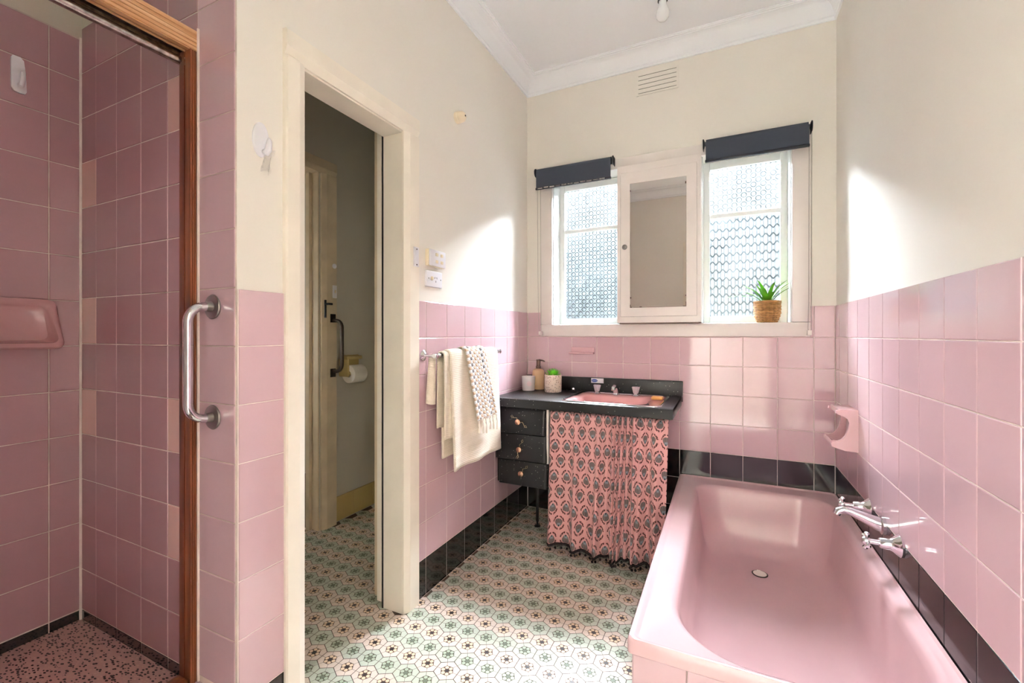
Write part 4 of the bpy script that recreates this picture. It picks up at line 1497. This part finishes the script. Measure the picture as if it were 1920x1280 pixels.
mb = MB().grid(NW, NH, cpos, lambda w, h: (arcl[int(round(w * (NW - 1)))], ztop + (0.05 - ztop) * h))
cloth(part('cloth', mb, M_CURT, cu, 180, recalc=False), 0.0012)
pts = []
for i in range(NW):
    w = i / (NW - 1)
    x, y, z = cpos(w, 1.0)
    pts.append((x, y - 0.001, z + 0.001))
tm = MB()
tm.tube(pts[::3] + [pts[-1]], 0.0042, 8)
tm.tube([(x, y - 0.0005, z - 0.007) for x, y, z in pts[::3]], 0.0022, 6)
part('hem_cord', tm, M_BRNTRIM, cu)
pm = MB()
acc = 0
for i in range(1, NW):
    acc += arcl[i] - arcl[i - 1]
    if acc > 0.026:
        acc = 0
        x, y, z = pts[i]
        r = 0.0062
        pm.tube([(x, y, z - 0.004), (x, y, z - 0.016)], 0.0012, 5)
        zc = z - 0.021
        pm.lathe([(0.001, -r), (r * 0.7, -r * 0.7), (r, 0), (r * 0.7, r * 0.7), (0.001, r)], (x, y, zc), seg=8)
part('pompoms', pm, M_BRNTRIM, cu, kind='stuff')
part('curtain_wire', MB().tube([(-0.812, 2.136, 0.694), (-0.224, 2.136, 0.694)], 0.002, 6), M_STEEL, cu)

# ------------------------------------------------------------------ mirror cabinet
MX0, MX1, MY, MZ0, MZ1 = -0.5445, -0.1065, 2.512, 1.158, 2.040
mc = thing('mirror_cabinet', 'white painted medicine cabinet with a mirror door between the windows', 'cabinet', ((MX0 + MX1) / 2, MY + 0.05, MZ0))
dx0, dx1, dz0, dz1 = -0.525, -0.128, 1.192, 2.000
mb = MB()
mb.box(MX0, dx0 - 0.0012, MY, YB + 0.135, MZ0, MZ1)
mb.box(dx1 + 0.0012, MX1, MY, YB + 0.135, MZ0, MZ1)
mb.box(dx0 - 0.0012, dx1 + 0.0012, MY, YB + 0.135, MZ0, dz0 - 0.0012)
mb.box(dx0 - 0.0012, dx1 + 0.0012, MY, YB + 0.135, dz1 + 0.0012, MZ1)
mb.box(dx0, dx1, YB + 0.12, YB + 0.135, dz0, dz1)
part('carcass', mb, M_WIN, mc)
part('gap_backing', MB().box(dx0 - 0.0015, dx1 + 0.0015, MY + 0.014, MY + 0.018, dz0 - 0.0015, dz1 + 0.0015), M_DARK, mc)
mx0, mx1, mz0, mz1 = -0.474, -0.179, 1.241, 1.936
mb = MB()
mb.box(dx0, mx0, MY - 0.0005, MY + 0.013, dz0, dz1)
mb.box(mx1, dx1, MY - 0.0005, MY + 0.013, dz0, dz1)
mb.box(mx0, mx1, MY - 0.0005, MY + 0.013, dz0, mz0)
mb.box(mx0, mx1, MY - 0.0005, MY + 0.013, mz1, dz1)
dd = part('door', mb, M_WIN, mc)
part('mirror_glass', MB().box(mx0 + 0.0008, mx1 - 0.0008, MY + 0.0015, MY + 0.006, mz0 + 0.0008, mz1 - 0.0008), M_MIRROR, dd)
mbx = MB()
for (xa, za, wx, wz) in ((mx0, mz0, 0.011, 0.005), (mx0, mz0, 0.004, 0.018), (mx1 - 0.016, mz0, 0.016, 0.005), (mx1 - 0.004, mz0, 0.004, 0.026), (mx0 + 0.02, mz0, 0.26, 0.0022), (mx0, mz0 + 0.052, 0.007, 0.008), (mx1 - 0.007, mz0 + 0.055, 0.007, 0.008),
                         (mx0, mz1 - 0.045, 0.004, 0.010), (mx1 - 0.006, mz1 - 0.040, 0.006, 0.012), (mx0 + 0.052, mz0, 0.012, 0.006)):
    mbx.box(xa, xa + wx, MY + 0.0008, MY + 0.0014, za, za + wz)
part('edge_wear', mbx, M_BROWNP, dd, kind='stuff', label='brown worn patches along the mirror edge')
part('knob', MB().lathe([(0.008, 0), (0.007, 0.008), (0.0135, 0.014), (0.0145, 0.019), (0.012, 0.023), (0.005, 0.0245), (0.001, 0.0245)], (-0.500, MY - 0.0005, 1.580), (0, -1, 0), 26), M_STEEL, dd)
for zz in (1.845, 1.375):
    hb = MB().bbox(dx1 - 0.004, dx1 + 0.010, MY - 0.003, MY + 0.002, zz - 0.026, zz + 0.026, 0.001)
    hb.tube([(dx1 + 0.001, MY - 0.003, zz - 0.026), (dx1 + 0.001, MY - 0.003, zz + 0.026)], 0.003, 8)
    part('hinge', hb, M_WIN, mc)
part('underside', MB().box(MX0 + 0.012, MX1 - 0.002, MY + 0.002, YC - 0.0005, MZ0 - 0.0045, MZ0 - 0.0002), M_SHADEGRIME, mc)  # brown strip painting the shadow below the cabinet

# ------------------------------------------------------------------ roller blinds
def blind(x0, x1, zr, zb, label, chain_x, fx0, fx1, near=True):
    yb_ = 2.512
    t = thing('roller_blind', label, 'blind', ((x0 + x1) / 2, yb_, zb), 'navy roller blinds over the windows')
    R = 0.021
    part('roller', MB().tube([(fx0 + 0.001, yb_, zr), (fx1 - 0.001, yb_, zr)], R, 22), M_BLIND, t)
    part('fabric', MB().box(fx0, fx1, yb_ - R - 0.0006, yb_ - R + 0.0004, zb + 0.008, zr), M_BLIND, t)
    part('bottom_bar', MB().bbox(fx0 - 0.003, fx1 + 0.003, yb_ - R - 0.006, yb_ - R + 0.006, zb - 0.002, zb + 0.012, 0.003), M_BLINDR, t)
    for xx, sg in ((x0, 1), (x1, -1)):
        mb = MB().lathe([(0.026, 0), (0.026, 0.004), (0.018, 0.007), (0.010, 0.009)], (xx, yb_, zr), (sg, 0, 0), 24)
        mb.box(min(xx, xx + sg * 0.003), max(xx, xx + sg * 0.003), yb_, YC - 0.0003, zr - 0.024, zr + 0.024)
        mb.tube([(xx + sg * 0.006, yb_, zr), (fx0 + 0.002 if sg > 0 else fx1 - 0.002, yb_, zr)], 0.011, 12)
        part('bracket', mb, M_BLINDR, t)
    # beaded chain loop
    cx2, zl = chain_x, 1.118
    pts = [(cx2 - 0.006, yb_ - 0.016, zr - 0.01)]
    for k in range(1, 8):
        pts.append((cx2 - 0.006, yb_ - 0.014 + 0.002 * k, zr - (zr - zl) * k / 8))
    for k in range(7):
        a = PI + k / 6 * PI
        pts.append((cx2 + 0.007 * math.cos(a), yb_ + 0.012, zl + 0.010 * math.sin(a)))
    for k in range(7, -1, -1):
        pts.append((cx2 + 0.007, yb_ + 0.012 - 0.001 * (8 - k), zr - (zr - zl) * k / 8))
    part('chain', MB().tube(pts, 0.0011, 5), M_STEEL, t)
    cl = MB().bbox(cx2 - 0.009, cx2 + 0.009, yb_ + 0.010, YC - 0.0003, 1.088, 1.112, 0.002)
    part('chain_clip', cl, M_WIN, t)


blind(-1.046, -0.566, 2.085, 1.975, 'navy roller blind with a peeling bottom bar beside the doorway wall', -1.022, -1.034, -0.578)
bl = [o for o in C.objects if o.name.startswith('roller_blind')][0]
mb = MB()
for k in range(11):
    xx = -1.02 + k * 0.038
    mb.box(xx, xx + 0.030, 2.512 - 0.021 - 0.0072, 2.512 - 0.021 - 0.0058, 1.976 + 0.002 * (k % 2), 1.9815 + 0.0015 * ((k * 5) % 3))
part('peeled_edge', mb, M_CHROMED, bl, kind='stuff', label='bright peeled patches along the bottom bar')
blind(-0.098, 0.380, 2.085, 1.983, 'navy roller blind above the basket plant window', 0.372, -0.084, 0.365)

# ------------------------------------------------------------------ plant in woven basket
px, py, pz = 0.202, 2.617, 1.1520
bp = thing('basket_plant', 'bright green grassy plant in a woven basket on the sill', 'potted plant', (px, py, pz))


def brad(t):
    return 0.041 + 0.018 * min(1, t * 2.2) ** 0.7


BH = 0.108
wv = MB()
NSTK = 20
for j in range(12):
    z = pz + 0.006 + j * (BH - 0.014) / 11
    pts = []
    for k in range(NSTK * 4 + 1):
        a = 2 * PI * k / (NSTK * 4)
        r = brad((z - pz) / BH) + 0.0022 * math.sin(NSTK / 2 * a + PI * j)
        pts.append((px + r * math.cos(a), py + r * math.sin(a), z))
    wv.tube(pts, 0.0038, 5, cap=False)
part('weave', wv, M_BASKET, bp, kind='stuff')
sk = MB()
for k in range(NSTK):
    a = 2 * PI * k / NSTK
    sk.tube([(px + brad(t) * math.cos(a), py + brad(t) * math.sin(a), pz + 0.001 + t * (BH - 0.002)) for t in (0, 0.15, 0.35, 0.6, 1.0)], 0.0022, 5)
part('stakes', sk, M_BASKET, bp, kind='stuff')
part('rim', MB().tube([(px + 0.0605 * math.cos(a), py + 0.0605 * math.sin(a), pz + BH) for a in [k * 2 * PI / 40 for k in range(41)]], 0.0045, 7, cap=False), M_BASKET, bp)
part('liner', MB().lathe([(0.034, 0.001), (0.036, 0.004), (0.055, 0.06), (0.0565, BH - 0.012), (0.001, BH - 0.010)], (px, py, pz), seg=28), M_SOIL, bp)
random.seed(21)
LV = [(PI, 0.45, 0.150), (PI + 0.25, 0.62, 0.145), (PI - 0.3, 0.75, 0.135), (PI + 0.5, 0.9, 0.12), (PI - 0.15, 1.0, 0.125), (PI + 0.9, 1.1, 0.10),
      (0.05, 0.85, 0.160), (-0.25, 0.95, 0.15), (0.2, 1.02, 0.145), (-0.5, 1.15, 0.12), (-0.1, 1.2, 0.125), (-0.35, 0.75, 0.15),
      (-1.4, 0.7, 0.10), (-1.8, 0.95, 0.10), (-1.2, 1.2, 0.11), (1.6, 1.2, 0.09), (-2.2, 1.25, 0.12), (PI + 0.1, 1.3, 0.12)]
for yw, pit, L in LV:
    m = MB()
    yw2 = yw
    if abs(math.sin(yw)) > 0.3 and math.sin(yw) > 0:
        L *= 0.6
    leaf_mb(m, (px + 0.012 * math.cos(yw), py + 0.008 * math.sin(yw), pz + BH - 0.014), yw2, pit + 0.25, L * 1.22, 0.0095, 0.0008, 1.15, 0, 9)
    part('leaf', m, M_LEAF, bp, 60)

# ------------------------------------------------------------------ wall vent and ceiling bulb
vn = thing('wall_vent', 'cream plaster wall vent with five slots under the cornice', 'vent', (-0.336, YB, 2.51))
part('backing', MB().box(-0.443, -0.229, YB + 0.0022, YB + 0.0046, 2.452, 2.566), M_DARK, vn)
zs = [2.459 + k * 0.0243 for k in range(5)]
edges = [2.448] + zs + [2.570]
for k in range(6):
    z0 = edges[k] + (0.0032 if k > 0 else 0)
    z1 = edges[k + 1] - (0 if k == 5 else 0.0)
    part('slat', MB().box(-0.438, -0.234, YB - 0.0005, YB + 0.0022, z0, z1), M_WALL, vn)
part('edge_strip', MB().box(-0.448, -0.438, YB - 0.0005, YB + 0.0046, 2.448, 2.570), M_WALL, vn)
part('edge_strip', MB().box(-0.234, -0.224, YB - 0.0005, YB + 0.0046, 2.448, 2.570), M_WALL, vn)

lx, ly = -0.256, 2.150
lb = thing('ceiling_bulb', 'unlit white bulb in a batten holder on the ceiling', 'light bulb', (lx, ly, ZC))
part('batten_holder', MB().lathe([(0.045, 0.0), (0.045, 0.010), (0.026, 0.022), (0.022, 0.045)], (lx, ly, ZC), (0, 0, -1), 28), M_WHITEP, lb)
part('collar', MB().lathe([(0.0225, 0.043), (0.0225, 0.058), (0.019, 0.060)], (lx, ly, ZC), (0, 0, -1), 24), M_BLKMET, lb)
part('bulb', MB().lathe([(0.0165, 0.058), (0.018, 0.078), (0.024, 0.092), (0.0295, 0.108), (0.0305, 0.120), (0.028, 0.133), (0.021, 0.143), (0.011, 0.149), (0.001, 0.150)], (lx, ly, ZC), (0, 0, -1), 32), M_BULB, lb)

# ------------------------------------------------------------------ toilet room fittings
gx = XW + 0.024
g2 = thing('toilet_grab_rail', 'dark metal grab rail on the far door frame', 'grab rail', (gx, 1.824, 1.03))
for z in (1.182, 0.872):
    part('mount_plate', MB().bbox(gx, gx + 0.004, 1.800, 1.836, z - 0.022, z + 0.026, 0.001), M_BRONZE, g2)
pts = [(gx + 0.004, 1.818, 1.170)]
for k in range(7):
    a = k / 6 * PI / 2
    pts.append((gx + 0.026 + 0.04 * math.sin(a), 1.822, 1.170 - 0.04 + 0.04 * math.cos(a)))
for k in range(7):
    a = k / 6 * PI / 2
    pts.append((gx + 0.026 + 0.04 * math.cos(a), 1.822, 0.884 + 0.04 - 0.04 * math.sin(a)))
pts.append((gx + 0.004, 1.818, 0.884))
part('bar', MB().tube(pts, 0.0105, 12), M_BRONZE, g2)
ph_ = thing('roll_holder', 'cream ceramic toilet roll holder on the toilet room wall', 'roll holder', (XW, 1.93, 0.93))
part('back_plate', MB().bbox(XW, XW + 0.012, 1.890, 2.030, 0.900, 0.970, 0.004), M_CREAMT, ph_)
part('top_ledge', MB().bbox(XW + 0.006, XW + 0.060, 1.890, 2.010, 0.945, 0.966, 0.005), M_CREAMT, ph_)
part('arm', MB().bbox(XW + 0.010, XW + 0.085, 1.872, 1.884, 0.848, 0.95, 0.005), M_CREAMT, ph_)
part('spindle', MB().tube([(XW + 0.072, 1.876, 0.866), (XW + 0.072, 2.02, 0.866)], 0.012, 12), M_CREAMT, ph_)
rl = thing('toilet_roll', 'white toilet paper roll on the cream holder', 'toilet roll', (XW + 0.072, 1.94, 0.866))
part('paper', MB().ring_loft([[(XW + 0.072 + r * math.cos(a), y, 0.862 + r * math.sin(a)) for a in [k * 2 * PI / 36 for k in range(36)]] for r, y in ((0.019, 1.900), (0.019, 1.888), (0.050, 1.887), (0.052, 1.889), (0.052, 1.985), (0.050, 1.987), (0.019, 1.987))], False, False), M_PAPER, rl)
ws = thing('small_switch', 'narrow white switch plate on the far door frame', 'switch', (gx, 1.835, 1.33))
part('plate', MB().bbox(gx, gx + 0.006, 1.815, 1.843, 1.300, 1.372, 0.002), M_WHITEP, ws)
part('rocker', MB().bbox(gx + 0.005, gx + 0.010, 1.825, 1.834, 1.328, 1.346, 0.002), M_CREAMP, ws)
single('round_stop', MB().lathe([(0.014, 0), (0.014, 0.004), (0.009, 0.008), (0.001, 0.009)], (gx, 1.828, 1.482), (1, 0, 0), 22), M_WHITEP, 'small round white disc above the narrow switch plate', 'wall disc', (gx, 1.828, 1.482))
# panel door leaf of the room beyond
dr2 = tune(thing('door_2', 'pale door glimpsed in the room past the toilet', 'door', (-3.19, 1.9, 0)))
part('leaf', MB().bbox(-3.199, -3.16, 1.2, 2.3, 0.005, 2.05, 0.004), M_SASH, dr2)
part('handle', MB().bbox(-3.16, -3.14, 2.2, 2.23, 1.15, 1.3, 0.003), M_BLKMET, dr2)
